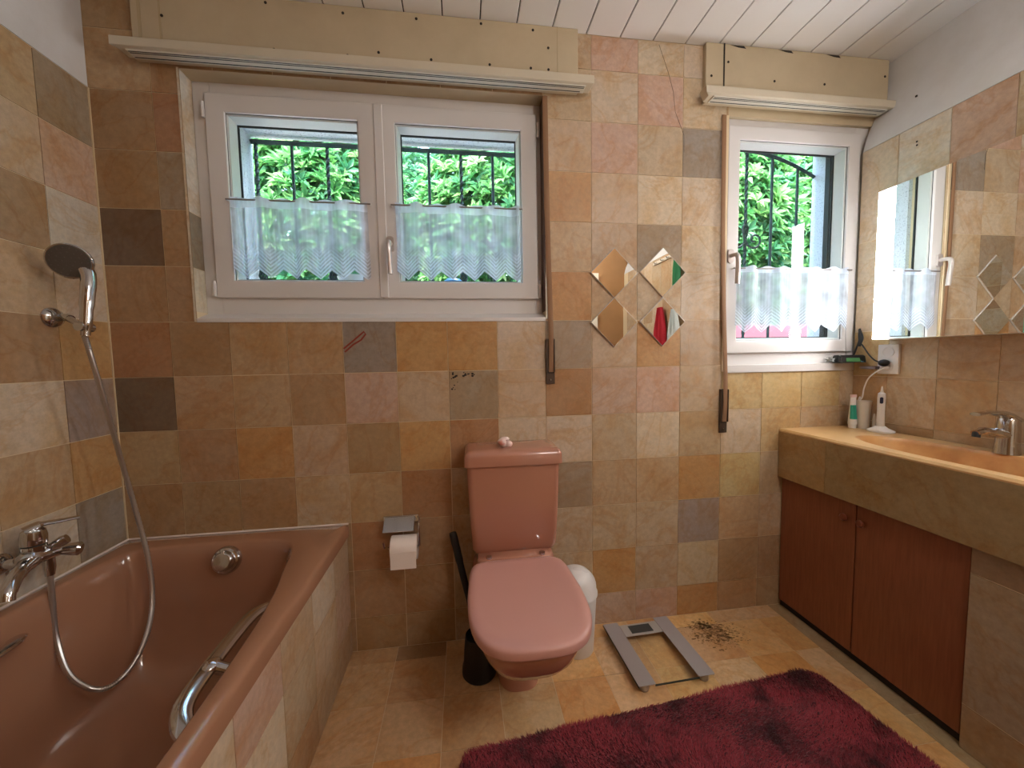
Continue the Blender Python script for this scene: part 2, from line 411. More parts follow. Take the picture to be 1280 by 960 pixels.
for k in range(900):
    x = random.gauss(2.30, .055); y = random.gauss(-.135, .035)
    if k % 5 == 0: x = random.gauss(2.27,.03); y = random.gauss(-.075,.012)
    a = abs(random.gauss(0,.0022))+.0006; th0 = random.uniform(0, 3)
    mb.add([(x+a*1.4*math.cos(th0+t*PI/3), y+a*.7*math.sin(th0+t*PI/3), .0004) for t in range(6)], [(0,1,2,3,4,5)])
obj('dark_stain', mb, mat('floor_stain', hexc('8A6A40'), .5), floor, smooth=0)
# ceiling of white boards running towards the window wall
mb = MB(); p = .1412; x = 1.357-10*p
while x < 3.25:
    mb.box(max(x+.0022, 0), min(x+p-.0022, 3.25), -2.5, -.0, 2.472, 2.49); x += p
ceiling = struct('ceiling', mb, M['ceil'], bevel=.002, smooth=0)
mb = MB(); mb.box(-.15, 3.4, -2.56, .14, 2.479, 2.6); obj('board_gap', mb, M['dark'], ceiling, smooth=0)

# trims: boards that close the roller shutter boxes, above each curtain rail
t1 = MB(); t1.box(.168, 1.74, -.022, 0, 2.236, 2.4715)
trim_1 = struct('trim_1', t1, M['cream'], bevel=.003, smooth=0)
mb = MB()
for x, z in ((.265,2.38),(.30,2.29),(.62,2.30),(.60,2.455),(.87,2.30),(.86,2.445),(1.12,2.45),(1.17,2.31),(1.36,2.455),(1.39,2.31),(1.55,2.31),(1.56,2.45),(1.62,2.39),(1.62,2.31),(.98,2.32)):
    mb.lathe([(.0001,.0),(.005,.0),(.005,.0012),(.0001,.0014)], 8, axis((x,-.022,z),(0,-1,0)))
obj('screw_head', mb, M['dark'], trim_1, smooth=0)
mb = MB(); mb.box(.19,.2,-.0235,-.022,2.236,2.4715); mb.box(.255,.262,-.0232,-.022,2.236,2.4715); mb.box(1.655,1.6575,-.0232,-.022,2.236,2.47)
obj('board_joint', mb, mat('joint_line', hexc('B8A684'), .6), trim_1, smooth=0)
t2 = MB(); t2.box(2.285, 3.16, -.022, 0, 2.236, 2.4715)
trim_2 = struct('trim_2', t2, M['cream'], bevel=.003, smooth=0)
mb = MB()
for x, z in ((2.31,2.34),(2.385,2.40),(2.6,2.34),(2.84,2.345),(3.14,2.40)):
    mb.lathe([(.0001,.0),(.005,.0),(.005,.0012),(.0001,.0014)], 8, axis((x,-.022,z),(0,-1,0)))
obj('screw_head', mb, M['dark'], trim_2, smooth=0)
mb = MB(); mb.box(2.363,2.369,-.0235,-.0222,2.236,2.4715)
for x in (2.42, 2.64, 2.87): mb.add([(x-.03,-.0228,2.468),(x+.035,-.0228,2.468),(x+.045,-.0228,2.458),(x+.01,-.0228,2.46)], [(0,1,2,3)])
obj('board_joint', mb, M['dark'], trim_2, smooth=0)

# ---------------------------------------------------------------- windows
def ring(mb, x0, x1, z0, z1, prof, front=-1):
    """mitred rectangular frame; prof = closed list of (inset, y)"""
    rings = [[(x0+i, y, z0+i), (x1-i, y, z0+i), (x1-i, y, z1-i), (x0+i, y, z1-i)] for i, y in prof]
    n = len(rings); vs = [p for r in rings for p in r]; fs = []
    for k in range(n):
        k2 = (k+1) % n
        for i in range(4):
            j = (i+1) % 4; fs.append((k*4+i, k2*4+i, k2*4+j, k*4+j))
    return mb.add(vs, fs)
def window(name, x0, x1, z0, z1, yf, sashes, zs0, zs1, w, handles, hinges):
    root = thing(name, ((x0+x1)/2, yf, z0), None, None); root['kind'] = 'structure'
    mb = MB(); d = yf
    sx0 = min(s[0] for s in sashes); sx1 = max(s[1] for s in sashes)
    # fixed frame as four members
    mb.box(x0, sx0+.012, d, d+.07, z0, z1); mb.box(sx1-.012, x1, d, d+.07, z0, z1)
    mb.box(sx0+.012, sx1-.012, d, d+.07, z0, zs0+.012); mb.box(sx0+.012, sx1-.012, d, d+.07, zs1-.012, z1)
    obj('window_frame', mb, M['upvc'], root, bevel=.002)
    for sx, ex in sashes:
        mb = MB(); y = d-.015
        ring(mb, sx, ex, zs0, zs1, [(0,y+.003),(.003,y),(w-.004,y),(w-.001,y+.002),(w,y+.006),(w,y+.012),(w+.006,y+.016),(w+.013,y+.058),(w+.010,y+.062),(.0,y+.062)])
        s = obj('sash', mb, M['upvc'], root)
        mb = MB(); ring(mb, sx+w-.001, ex-w+.001, zs0+w-.001, zs1-w+.001, [(0,y+.0095),(.0022,y+.0095),(.0022,y+.0115),(0,y+.0115)]); obj('gasket', mb, M['gasket'], s)
        mb = MB(); mb.box(sx+w-.0005, ex-w+.0005, y+.0118, y+.0155, zs0+w-.0005, zs1-w+.0005); obj('pane', mb, M['pane'], s, smooth=0)
        mb = MB(); ring(mb, sx+w+.006, ex-w-.006, zs0+w+.006, zs1-w-.006, [(0,y+.0625),(.011,y+.0625),(.011,y+.068),(0,y+.068)]); obj('outer_seal', mb, M['gasket'], s)
    for hx, hz in handles:
        mb = MB(); y = d-.015
        mb.loft([rrect(hx-.014, hx+.014, -.03, .03, .012, 0), rrect(hx-.014, hx+.014, -.03, .03, .012, .008)], M=Matrix(((1,0,0,0),(0,0,-1,y),(0,1,0,hz),(0,0,0,1))))
        pts = cr([(hx,y-.006,hz),(hx,y-.03,hz),(hx,y-.045,hz-.006),(hx+.001,y-.05,hz-.03),(hx+.002,y-.047,hz-.075),(hx+.003,y-.044,hz-.125)], 6)
        mb.tube(pts, [.009]*8+[.0095]*(len(pts)-8), 10)
        obj('handle', mb, mat('handle_grey', hexc('C8C0BC'), .3, .5), root)
    for hx, hz in hinges:
        mb = MB(); mb.tube([(hx,d-.016,hz-.028),(hx,d-.016,hz+.028)], .006, 10); obj('hinge', mb, M['upvc'], root)
    return root
window_1 = window('window_1', .292, 1.604, 1.372, 2.228, .062, [(.338,.943),(.951,1.583)], 1.436, 2.183, .066, [(.985,1.648)], [(1.59,2.12),(1.59,1.47),(.333,2.12),(.333,1.47)])
mb = MB(); mb.box(.938, .972, .042, .05, 1.438, 2.181); obj('meeting_strip', mb, M['upvc'], window_1, bevel=.003)
window_2 = window('window_2', 2.408, 3.117, 1.135, 2.262, .018, [(2.414,3.062)], 1.192, 2.168, .056, [(2.43,1.615)], [])
# sills and reveals
mb = MB(); mb.add([(.294,-.0035,1.338),(1.603,-.0035,1.338),(1.603,-.0035,1.352),(.294,-.0035,1.352),(.294,.062,1.338),(1.603,.062,1.338),(1.603,.062,1.376),(.294,.062,1.376)], [(0,1,2,3),(3,2,6,7),(5,4,7,6),(0,4,5,1),(0,3,7,4),(1,5,6,2)])
obj('window_sill', mb, M['upvc'], window_1, smooth=0)
mb = MB(); mb.box(2.409, 3.068, -.006, .018, 1.104, 1.14); obj('window_sill', mb, M['upvc'], window_2, bevel=.003)
mb = MB()
for z0, z1, c in ((1.378,1.535,'CFC4AE'),(1.537,1.735,'8E8270'),(1.737,2.2245,'D2CABC')):
    mb.add([(.2935,-.001,z0),(.2935,.061,z0),(.2935,.061,z1),(.2935,-.001,z1)], [(0,1,2,3)], col=hexc(c))
mb.add([(.286,-.004,1.34),(.2935,-.004,1.34),(.2935,-.004,2.228),(.286,-.004,2.228)], [(0,1,2,3)], col=hexc('D8CDB8'))
obj('reveal_tiles', mb, M['tile'], window_1, smooth=0)
mb = MB(); mb.box(.2925, 1.604, -.001, .0615, 2.2262, 2.2275); obj('reveal_head', mb, M['cream'], window_1, smooth=0)
mb = MB(); mb.box(1.601, 1.6035, -.001, .0615, 1.38, 2.226); obj('reveal_side', mb, mat('brown_reveal', hexc('5A3F2C'), .6), window_1, smooth=0)
mb = MB(); mb.box(1.604, 1.613, -.0045, -.0005, 1.345, 2.226); obj('edge_strip', mb, M['mirror_edge'], window_1, smooth=0)
mb = MB(); mb.box(2.409, 3.117, .001, .017, 2.20, 2.262); obj('head_board', mb, M['cream'], window_2, smooth=0)
mb = MB(); mb.box(2.396, 2.4075, -.0045, -.0005, 1.112, 2.2); obj('edge_strip', mb, mat('cream_edge', hexc('DCC8A4'), .5), window_2, smooth=0)
# shutter guide rails in the outer reveals
mb = MB(); mb.box(.346, .362, .165, .205, 1.44, 2.194); mb.box(.362, 1.56, .165, .19, 2.172, 2.194); obj('shutter_guide', mb, M['guide'], window_1, smooth=0)
mb = MB(); mb.box(3.068, 3.184, .150, .175, 1.172, 2.262); obj('shutter_guide', mb, M['guide'], window_2, smooth=0)
# outer sills
mb = MB(); mb.box(.346, 1.574, .14, .39, 1.415, 1.442); obj('outer_sill', mb, M['stucco'], window_1, smooth=0)
mb = MB(); mb.box(2.431, 3.184, .14, .39, 1.15, 1.172); obj('outer_sill', mb, M['stucco'], window_2, smooth=0)

# ---------------------------------------------------------------- curtain rails
def rail(x0, x1, xr, label):
    root = thing('curtain_rail', ((x0+x1)/2, -.04, 2.232), label, 'curtain rail')
    mb = MB()
    mb.loft([[(x0,-.0765,2.264),(x0,-.0765,2.235),(x0+.02,-.062,2.232),(x0+.02,-.023,2.232),(x0+.005,-.023,2.268),(x0,-.06,2.268)],
             [(x1,-.0765,2.264),(x1,-.0765,2.235),(xr,-.062,2.232),(xr,-.023,2.232),(x1,-.023,2.268),(x1,-.06,2.268)]])
    obj('valance', mb, mat('rail_cream', hexc('D0C6B0'), .45, noise=.06, nscale=6), root, bevel=.002)
    mb = MB(); mb.box(x0+.04, x1-.03, -.066, -.027, 2.228, 2.2325); obj('track', mb, mat('track_white', hexc('D6D2C4'), .4), root, smooth=0)
    mb = MB()
    for y in (-.0615, -.0545): mb.box(x0+.045, x1-.035, y-.0013, y+.0013, 2.2273, 2.2285)
    mb.box(x0+.045, x1-.045, -.0365, -.033, 2.2273, 2.2285)
    obj('slot', mb, M['gasket'], root, smooth=0)
    return root
rail(.137, 1.787, 1.782, 'long cream painted curtain rail above the wide double window')
rail(2.252, 3.135, 3.12, 'short cream painted curtain rail above the small right window')

# ---------------------------------------------------------------- shutter straps
def strap(x, ztop, zb, zt, dx, label):
    root = thing('shutter_strap', (x, -.01, zb), label, 'shutter strap', None)
    mb = MB()
    pts = cr([(x-.012+dx,-.006,ztop),(x-.008+dx,-.009,(ztop+zt)/2),(x+.002,-.013,zt),(x+.002,-.010,zb+.05)], 8)
    mb.tube(pts, .0105, 8, (1,.16), up=(1,0,0)); obj('strap', mb, M['strap'], root)
    mb = MB(); mb.box(x-.020,x+.018,-.006,-.0005,zb,zt-.02); obj('winder_plate', mb, M['winder'], root, bevel=.0015)
    mb = MB(); mb.box(x-.019,x-.015,-.016,-.006,zb+.05,zt-.022); mb.box(x+.014,x+.017,-.016,-.006,zb+.05,zt-.022); obj('side_cheek', mb, M['winder'], root)
    mb = MB(); mb.box(x-.014,x+.013,-.0072,-.006,zb+.045,zb+.056); obj('slot', mb, M['dark'], root, smooth=0)
    mb = MB(); mb.lathe([(.0001,0),(.003,0),(.003,.002),(.0001,.0025)], 10, axis((x,-.006,zb+.018),(0,-1,0))); obj('screw', mb, M['chrome'], root)
strap(1.620, 2.222, 1.077, 1.285, .0, 'brown webbing shutter strap hanging beside the wide window')
strap(2.408, 2.20, .838, 1.055, -.012, 'brown webbing shutter strap hanging beside the small window')

# ---------------------------------------------------------------- net curtains
def curtain(x0, x1, zt, zb, y, label, rodlabel, ph, per=.098):
    me = bpy.data.meshes.new('net_curtain'); n = 150; m = 26
    vs = []; uvs = []
    for j in range(m+1):
        for i in range(n+1):
            s = i/n; xx = x0+(x1-x0)*s; u = s*(x1-x0)*1.12
            fr = abs((u/per) % 1-.5)
            zbot = zb+fr*.07
            v = j/m
            z = zbot+(zt+.008+.004*math.sin(u*70+ph)-zbot)*v
            yy = y+.007*math.sin(u*38+ph)+.003*math.sin(u*83+ph*2)
            vs.append((xx+.002*math.sin(u*60+v*3), yy, z)); uvs.append((u, z-zb))
    fs = [(j*(n+1)+i, j*(n+1)+i+1, (j+1)*(n+1)+i+1, (j+1)*(n+1)+i) for j in range(m) for i in range(n)]
    me.from_pydata(vs, [], fs); ul = me.uv_layers.new(name='UVMap')
    for p in me.polygons:
        p.use_smooth = True
        for li, vi in zip(p.loop_indices, p.vertices): ul.data[li].uv = uvs[vi]
    o = link('net_curtain', me, M['lace'], None); tag(o, label, 'curtain')
    r = thing('curtain_rod', ((x0+x1)/2, y-.009, zt), rodlabel, 'curtain rod')
    mb = MB(); mb.tube([(x0-.014,y+.001,zt),(x1+.012,y+.001,zt)], .0032, 8); obj('rod', mb, mat('rod_metal', hexc('8C8480'), .4, .4), r)
    for xx in (x0-.012, x1+.010):
        mb = MB(); mb.tube([(xx,y+.001,zt),(xx,y+.014,zt)], .003, 8); obj('hook', mb, M['white'], r)
curtain(.412, .905, 1.797, 1.506, .032, 'white lace cafe curtain on the left sash of the wide window', 'thin rod carrying the lace on the left sash of the wide window', 0)
curtain(1.008, 1.505, 1.797, 1.506, .032, 'white lace cafe curtain on the right sash of the wide window', 'thin rod carrying the lace on the right sash of the wide window', 1.3)
curtain(2.452, 3.015, 1.562, 1.282, -.012, 'white lace cafe curtain across the small right window', 'thin rod carrying the lace across the small right window', 2.1)

# ---------------------------------------------------------------- iron grilles outside
def twisted(mb, x, y, z0, z1):
    n = int((z1-z0)/.012); rings = []
    for k in range(n+1):
        z = z0+(z1-z0)*k/n; a = k*.55
        rings.append([(x+.0085*math.cos(a+q*PI/2), y+.0085*math.sin(a+q*PI/2), z) for q in range(4)])
    mb.loft(rings)
def scroll(mb, x, y, z, s, flip=1):
    for sg in (-1, 1):
        pts = []
        for k in range(40):
            t = k/39*2.6*PI; r = s*(.12+.88*(1-k/39))*.34
            pts.append((x+sg*(s*.36-r*math.cos(t)*1.0), y, z+r*math.sin(t)*flip))
        pts = [(x, y, z-s*.55*flip)]+[(x+sg*.0+sg*s*.1, y, z-s*.4*flip)]+pts
        mb.tube(cr(pts, 2), .0055, 6)
def grille(y, bars, z0, z1f, xl, xr, label):
    root = thing('window_grille', ((xl+xr)/2, y, z0), label, 'window grille')
    for k, (x, tw) in enumerate(bars):
        mb = MB()
        if tw: twisted(mb, x, y, z0, z1f(x))
        else: mb.tube([(x, y, z0), (x, y, z1f(x))], .007, 8)
        obj('bar', mb, M['iron'], root, smooth=0 if tw else 35)
    mb = MB(); mb.tube([(xl+(xr-xl)*k/12, y, z1f(xl+(xr-xl)*k/12)) for k in range(13)], .011, 4); obj('top_rail', mb, M['iron'], root)
    mb = MB(); mb.tube([(xl, y, z0), (xr, y, z0)], .011, 4); obj('bottom_rail', mb, M['iron'], root)
    for x, tw in bars:
        if tw:
            mb = MB(); scroll(mb, x, y, (1.64 if z0 > 1.3 else 1.80), .15, 1 if z0 > 1.3 else -1); obj('scroll', mb, M['iron'], root)
grille(.345, [(.366+k*.1515, k % 2 == 0) for k in range(8)], 1.452, lambda x: 2.172, .347, 1.573, 'black wrought iron grille behind the wide window')
grille(.345, [(2.475,True),(2.626,False),(2.777,True),(2.927,False),(3.079,False)], 1.182, lambda x: 2.262-.12*((x-2.72)/.46)**2 if x > 2.72 else 2.262, 2.435, 3.18, 'black wrought iron grille with curved top rail behind the small window')

# ---------------------------------------------------------------- garden
def bush(name, c, R, n, col, leaf, label, cat='bush', seed=0, group=None):
    g = np.random.default_rng(seed); root = thing(name, (c[0], c[1], 0), label, cat, group)
    V = []; F = []; CC = []
    k = 0
    nr = n//9
    for q in range(nr):
        d = g.normal(size=3); d /= np.linalg.norm(d)
        if d[1] > .35: d[1] *= -1
        rad = g.uniform(.62, 1.03)
        p = np.array(c)+d*np.array(R)*rad
        ax = d*.7+np.array([g.normal()*.3, -.25, .55+g.normal()*.25]); ax /= np.linalg.norm(ax)
        s1 = np.cross(ax, [.3,.1,1]); s1 /= np.linalg.norm(s1); s2 = np.cross(ax, s1)
        base = np.array(col[int(g.integers(len(col)))])*g.uniform(.75, 1.25)
        m = 9
        for i in range(m):
            a = i*2.4+g.uniform(0,.5); el = g.uniform(.15, .95)
            u = (s1*math.cos(a)+s2*math.sin(a))*math.cos(el)+ax*math.sin(el); u /= np.linalg.norm(u)
            w = np.cross(u, ax); w /= (np.linalg.norm(w)+1e-9); nn = np.cross(w, u)
            L = leaf*g.uniform(.7, 1.25); wd = L*.17
            b = p+u*.01
            V += [b, b+u*L*.45+w*wd+nn*.012, b+u*L*.95-nn*L*.12, b+u*L*.45-w*wd+nn*.012, b+u*L*.5-nn*.003]
            F += [(k,k+1,k+4),(k+1,k+2,k+4),(k+2,k+3,k+4),(k+3,k,k+4)]; cc = base*g.uniform(.8,1.2); CC += [cc]*4; k += 5
    me = bpy.data.meshes.new('foliage'); me.from_pydata([tuple(v) for v in V], [], F)
    a = me.color_attributes.new('tint', 'FLOAT_COLOR', 'CORNER'); arr = np.ones((len(me.loops), 4), np.float32)
    arr[:, :3] = np.clip(np.repeat(np.array(CC), 3, axis=0), 0, 1); a.data.foreach_set('color', arr.ravel())
    for p in me.polygons: p.use_smooth = True
    link('foliage', me, M['leaf'], root)
    mb = MB()
    for q in range(9):
        a = g.uniform(0, 6.28); e = (c[0]+R[0]*.75*math.cos(a), c[1]+R[1]*.6*math.sin(a), c[2]+R[2]*g.uniform(-.3,.75))
        mb.tube(cr([(c[0]+.06*math.cos(a), c[1]+.06*math.sin(a), 0), (c[0]+.3*(e[0]-c[0]), c[1]+.3*(e[1]-c[1]), c[2]*.6), e], 5), [.03-.0022*i for i in range(11)], 6)
    obj('branch', mb, M['bark'], root)
    return root
LG = [(.085,.29,.085),(.13,.37,.11),(.06,.23,.10),(.19,.41,.13)]
MG = [(.06,.22,.10),(.09,.28,.12),(.05,.18,.10),(.12,.31,.13)]
DG = [(.05,.22,.06),(.07,.28,.07),(.10,.32,.08)]
BL = 'bushes outside the windows'
bush('laurel_bush', (.25,1.50,2.15), (.62,.5,1.0), 18000, LG, .085, 'bright green leafy bush behind the left sash of the wide window', seed=1)
bush('laurel_bush', (1.62,1.50,2.15), (.66,.5,1.0), 18000, LG, .09, 'yellow green leafy bush behind the right sash of the wide window', seed=2)
bush('laurel_bush', (.95,2.5,2.25), (.75,.4,1.2), 12000, MG, .085, 'mid green bush between the two bright bushes behind the wide window', seed=3)
bush('laurel_bush', (3.55,1.65,2.3), (.62,.5,1.1), 18000, LG, .10, 'light green leafy bush filling the left of the small window', seed=4)
bush('laurel_bush', (4.85,1.75,2.3), (.66,.5,1.1), 18000, LG, .095, 'green leafy bush filling the right of the small window', seed=5)
for k, x in enumerate((-2.0, .2, 2.4, 4.6, 6.8, 9.0)):
    bush('hedge_tree', (x, 3.9, 2.7), (1.08,.7,1.95), 9000, MG, .17, ('dark green tree at the left end of the far row behind the bushes', 'dark green tree in the far row behind the left bright bush', 'dark green tree in the far row behind the right bright bush', 'dark green tree in the far row left of the small window view', 'dark green tree in the far row behind the small window', 'dark green tree at the right end of the far row')[k], 'tree', seed=20+k)
mb = MB(); mb.box(2.9, 5.2, 1.02, 1.12, 0, 1.405); tag(obj('garden_wall', mb, M['pinkwall'], bevel=.01), 'low pink rendered garden wall outside the small window', 'wall')
mb = MB(); mb.box(-6, 12, .36, 12, -.14, -.005); g_ = struct('ground', mb, M['pale_ground'], smooth=0)
# pots on the outer sill
mb = MB(); mb.lathe([(.0001,0),(.034,0),(.046,.05),(.05,.085),(.046,.105),(.03,.118),(.0001,.12)], 28, Matrix.Translation((1.225,.27,1.4425)))
tag(obj('flower_pot', mb, M['blue']), 'blue rounded pot on the outer sill behind the lace of the right sash', 'pot')
mb = MB(); mb.lathe([(.0001,0),(.03,0),(.05,.05),(.072,.10),(.078,.112),(.074,.112),(.045,.05),(.0001,.02)], 28, Matrix.Translation((.80,.235,1.4425)))
tag(obj('dish', mb, M['white']), 'white flared dish on the outer sill behind the lace of the left sash', 'dish')

# ---------------------------------------------------------------- bathtub
tub = thing('bathtub', (.39, -.85, 0), 'terracotta pink built-in bathtub with stone tiled side in the left corner', 'bathtub')
inner = [(.30,-.082),(.50,-.088),(.605,-.115),(.655,-.19),(.685,-.32),(.715,-.45),(.735,-.62),(.748,-.9),(.748,-1.3),(.70,-1.56),(.55,-1.63),(.40,-1.64),(.22,-1.63),(.09,-1.56),(.05,-1.3),(.05,-.9),(.055,-.5),(.06,-.3),(.075,-.16),(.12,-.10)]
ip = cr([(x,y,0) for x, y in inner+inner[:1]], 8)[:-1]
cx, cy = .40, -.85
X1 = .79; Y1 = -.0025; Y0 = -1.70; X0 = .0085
def outer_pt(p, inset=0, z=0):
    dx, dy = p[0]-cx, p[1]-cy
    t = min([((X1-inset)-cx)/dx if dx > 1e-6 else 1e9, ((X0+inset)-cx)/dx if dx < -1e-6 else 1e9, ((Y1-inset)-cy)/dy if dy > 1e-6 else 1e9, ((Y0+inset)-cy)/dy if dy < -1e-6 else 1e9])
    return (cx+dx*t, cy+dy*t, z)
out0 = [outer_pt(p) for p in ip]
for c in ((X1,Y1),(X0,Y1),(X0,Y0),(X1,Y0)):       # snap the nearest sample to each corner
    i = min(range(len(out0)), key=lambda q: (out0[q][0]-c[0])**2+(out0[q][1]-c[1])**2); out0[i] = (c[0], c[1], 0)
def oz(ins, z):
    return [(min(max(x, X0+ins), X1-ins), min(max(y, Y0+ins), Y1-ins), z) for x, y, _ in out0]
def iz(ins, z, back=0):
    r = []
    for p in ip:
        sx = 1-ins/.345; sy = 1-(ins if p[1] > cy else ins+back)/.78
        r.append((cx+(p[0]-cx)*sx, cy+(p[1]-cy)*sy, z))
    return r
rings = [oz(0,.49), oz(0,.528), oz(.004,.536), oz(.012,.54), [tuple(.5*(a+b) for a, b in zip(p, q)) for p, q in zip(oz(.012,.54), iz(-.006,.54))], iz(-.006,.54), iz(-.001,.538), iz(.004,.530), iz(.012,.505), iz(.022,.45,.03), iz(.036,.33,.10), iz(.055,.22,.17), iz(.085,.155,.22), iz(.125,.125,.27), iz(.18,.115,.32), iz(.27,.112,.4), iz(.335,.11,.5)]
mb = MB(); mb.loft(rings, False, True)
mb.box(.02,.77,-1.68,-.02,.05,.10)
obj('tub_shell', mb, M['tub'], tub, smooth=50)
cells = []
for r, s in ((5,'TLTPLTTLT'),(6,'PTTLTPTTT'),(7,'TTFTTTFTT')):
    for c, ch in enumerate(s):
        y1 = -(.165+(c-1)*T) if c else -.002; y0 = -(.165+c*T)
        cells.append((max(y0,-1.695), y1, max(RZ(r+1),.001), min(RZ(r), .50), jit(hexc(PAL[ch]))))
mb = MB(); tile_quads(mb, cells, [], lambda u, v, d: (.783+d, u, v)); obj('tiled_side', mb, M['tile'], tub, smooth=0)
mb = MB(); mb.box(.74, .7808, -1.695, -.002, .001, .50); obj('side_wall', mb, M['grout'], tub, smooth=0)
mb = MB(); mb.tube([(X1,-.005,.54),(.30,-.005,.54),(.010,-.005,.54),(.012,-.4,.54),(.012,-1.6,.54)], .0035, 6); obj('sealant', mb, M['paper'], tub)
# overflow knob
A = axis((.40,-.108,.482), (.05,-1,.30))
mb = MB(); mb.lathe([(.0001,-.006),(.048,-.006),(.048,.004),(.042,.013),(.034,.016),(.031,.030),(.027,.034),(.0001,.035)], 32, A)
mb.box(-.006,.006,.0,.036,.012,.034, A)
obj('overflow_knob', mb, M['chrome'], tub, bevel=.002)
# grab handles
def grab(sgn, xw, y0, y1, z):
    mb = MB(); xi = xw-sgn*.042
    pts = cr([(xw+sgn*.01,y0,z-.01),(xw-sgn*.018,y0-.02,z+.006),(xi,y0-.07,z+.013),(xi-sgn*.004,(y0+y1)/2,z+.012),(xi,y1+.07,z+.006),(xw-sgn*.02,y1+.02,z-.004),(xw+sgn*.012,y1,z-.02)], 8)
    mb.tube(pts, .0195, 12, (.45,.95))
    h = obj('grab_handle', mb, M['chrome'], tub)
    mb = MB(); ym = y0+(y1-y0)*.62
    mb.tube([(xi,ym,z+.012),(xw+sgn*.01,ym,z-.01)], .013, 12); mb.ball((xi,ym,z+.012), .018, (1,1.3,.7)); obj('mount', mb, M['chrome'], h)
grab(1, .722, -.42, -.80, .497)
grab(-1, .078, -.43, -.85, .478)

# ---------------------------------------------------------------- bath mixer and hand shower
mx = thing('bath_mixer', (.05,-.33,.64), 'chrome lever bath mixer on the left tiled wall above the tub', 'tap')
mb = MB()
mb.tube([(.070,-.290,.650),(.070,-.30,.650),(.070,-.33,.655),(.070,-.37,.662),(.068,-.39,.662),(.066,-.40,.660)], [.016,.018,.019,.023,.022,.017], 20)
obj('body', mb, M['chrome'], mx)
for y in (-.31, -.385):
    mb = MB(); mb.lathe([(.0001,0),(.029,0),(.028,.006),(.020,.014),(.013,.016),(.013,.055),(.0001,.055)], 24, axis((.0045,y,.655),(1,0,0))); obj('wall_rosette', mb, M['chrome'], mx)
mb = MB(); mb.lathe([(.0001,0),(.022,.0),(.0245,.012),(.0245,.022),(.0001,.022)], 28, axis((.066,-.362,.672),(.05,0,1))); obj('collar', mb, M['chrome'], mx)
mb = MB(); mb.lathe([(.0001,.0),(.0235,.0),(.0235,.0045),(.0001,.0045)], 28, axis((.067,-.362,.694),(.05,0,1))); obj('seal', mb, M['black'], mx)
mb = MB(); mb.lathe([(.0001,.0),(.0265,.0),(.0265,.02),(.023,.036),(.014,.044),(.0001,.046)], 28, axis((.067,-.362,.6985),(.05,0,1))); obj('cartridge', mb, M['chrome'], mx)
mb = MB(); mb.tube(cr([(.058,-.375,.738),(.075,-.352,.746),(.100,-.325,.744),(.125,-.298,.742)], 5), [.019]*6+[.012]*5+[.010]*5, 12, (.48,1.1)); obj('lever', mb, M['chrome'], mx)
mb = MB(); mb.tube(cr([(.070,-.37,.655),(.088,-.41,.655),(.112,-.455,.650),(.130,-.490,.632),(.135,-.500,.612)], 5), [.019]*5+[.0175]*5+[.0165]*6+[.015]*5, 16); obj('spout', mb, M['chrome'], mx)
mb = MB(); mb.tube([(.075,-.335,.668),(.100,-.322,.684),(.108,-.318,.688)], [.012,.015,.013], 14); obj('diverter', mb, M['chrome'], mx)
mb = MB(); mb.tube([(.072,-.305,.650),(.098,-.296,.646),(.112,-.292,.644),(.117,-.290,.643)], [.015,.0185,.0195,.014], 18); obj('end_knob', mb, M['chrome'], mx)
mb = MB(); mb.tube([(.067,-.329,.640),(.067,-.329,.612),(.066,-.329,.588)], [.0125,.013,.010], 14); obj('hose_union', mb, M['chrome'], mx)

br = thing('shower_bracket', (.005,-.19,1.336), 'small chrome wall bracket holding the hand shower', 'bracket')
mb = MB(); mb.lathe([(.0001,0),(.030,0),(.031,.006),(.026,.014),(.012,.020),(.012,.034),(.0001,.036)], 28, axis((.0045,-.192,1.336),(1,-.1,0))); obj('rosette', mb, M['chrome'], br)
mb = MB(); mb.tube([(.035,-.196,1.336),(.06,-.205,1.334),(.075,-.212,1.330)], [.011,.0125,.011], 12); mb.tube([(.072,-.212,1.330),(.105,-.226,1.312),(.135,-.240,1.302)], [.010,.008,.012], 12)
mb.tube([(.136,-.262,1.303),(.136,-.222,1.301)], .0135, 14); obj('arm', mb, M['chrome'], br)

hs = thing('hand_shower', (.136,-.245,1.30), 'chrome hand shower with round head and long loose hose', 'shower')
mb = MB(); hp = [(.139,-.246,1.276),(.141,-.244,1.305),(.143,-.237,1.37),(.143,-.228,1.42),(.137,-.219,1.462),(.116,-.216,1.496)]
mb.tube(cr(hp, 4), [.011]*4+[.0145]*4+[.017]*4+[.018]*4+[.019]*5, 14); obj('handle', mb, M['chrome'], hs)
hc = Vector((.112,-.240,1.496)); hd = Vector((.42,-.86,-.30)).normalized()
mb = MB(); mb.lathe([(.0001,-.026),(.018,-.025),(.040,-.016),(.050,-.004),(.051,.004),(.048,.007)], 36, axis(hc, hd)); obj('head', mb, M['chrome'], hs)
mb = MB(); mb.lathe([(.0001,.0065),(.047,.0065),(.045,.0095),(.0001,.0105)], 36, axis(hc, hd))
for a in range(3):
    for q in range(6*(a+1)):
        t = 2*PI*q/(6*(a+1)); r = .013*(a+1); mb.ball((r*math.cos(t), r*math.sin(t), .0105), .0016, n=6, m=4, M=axis(hc, hd))
obj('spray_plate', mb, mat('spray_grey', hexc('5C554E'), .35, .2), hs)
path = cr([(.137,-.246,1.276),(.143,-.240,1.22),(.144,-.222,1.129),(.141,-.17,.89),(.158,-.15,.693),(.190,-.16,.529),(.215,-.19,.405),(.235,-.25,.322),(.228,-.31,.262),(.198,-.36,.250),(.138,-.375,.307),(.088,-.352,.406),(.072,-.336,.515),(.066,-.329,.59)], 24)
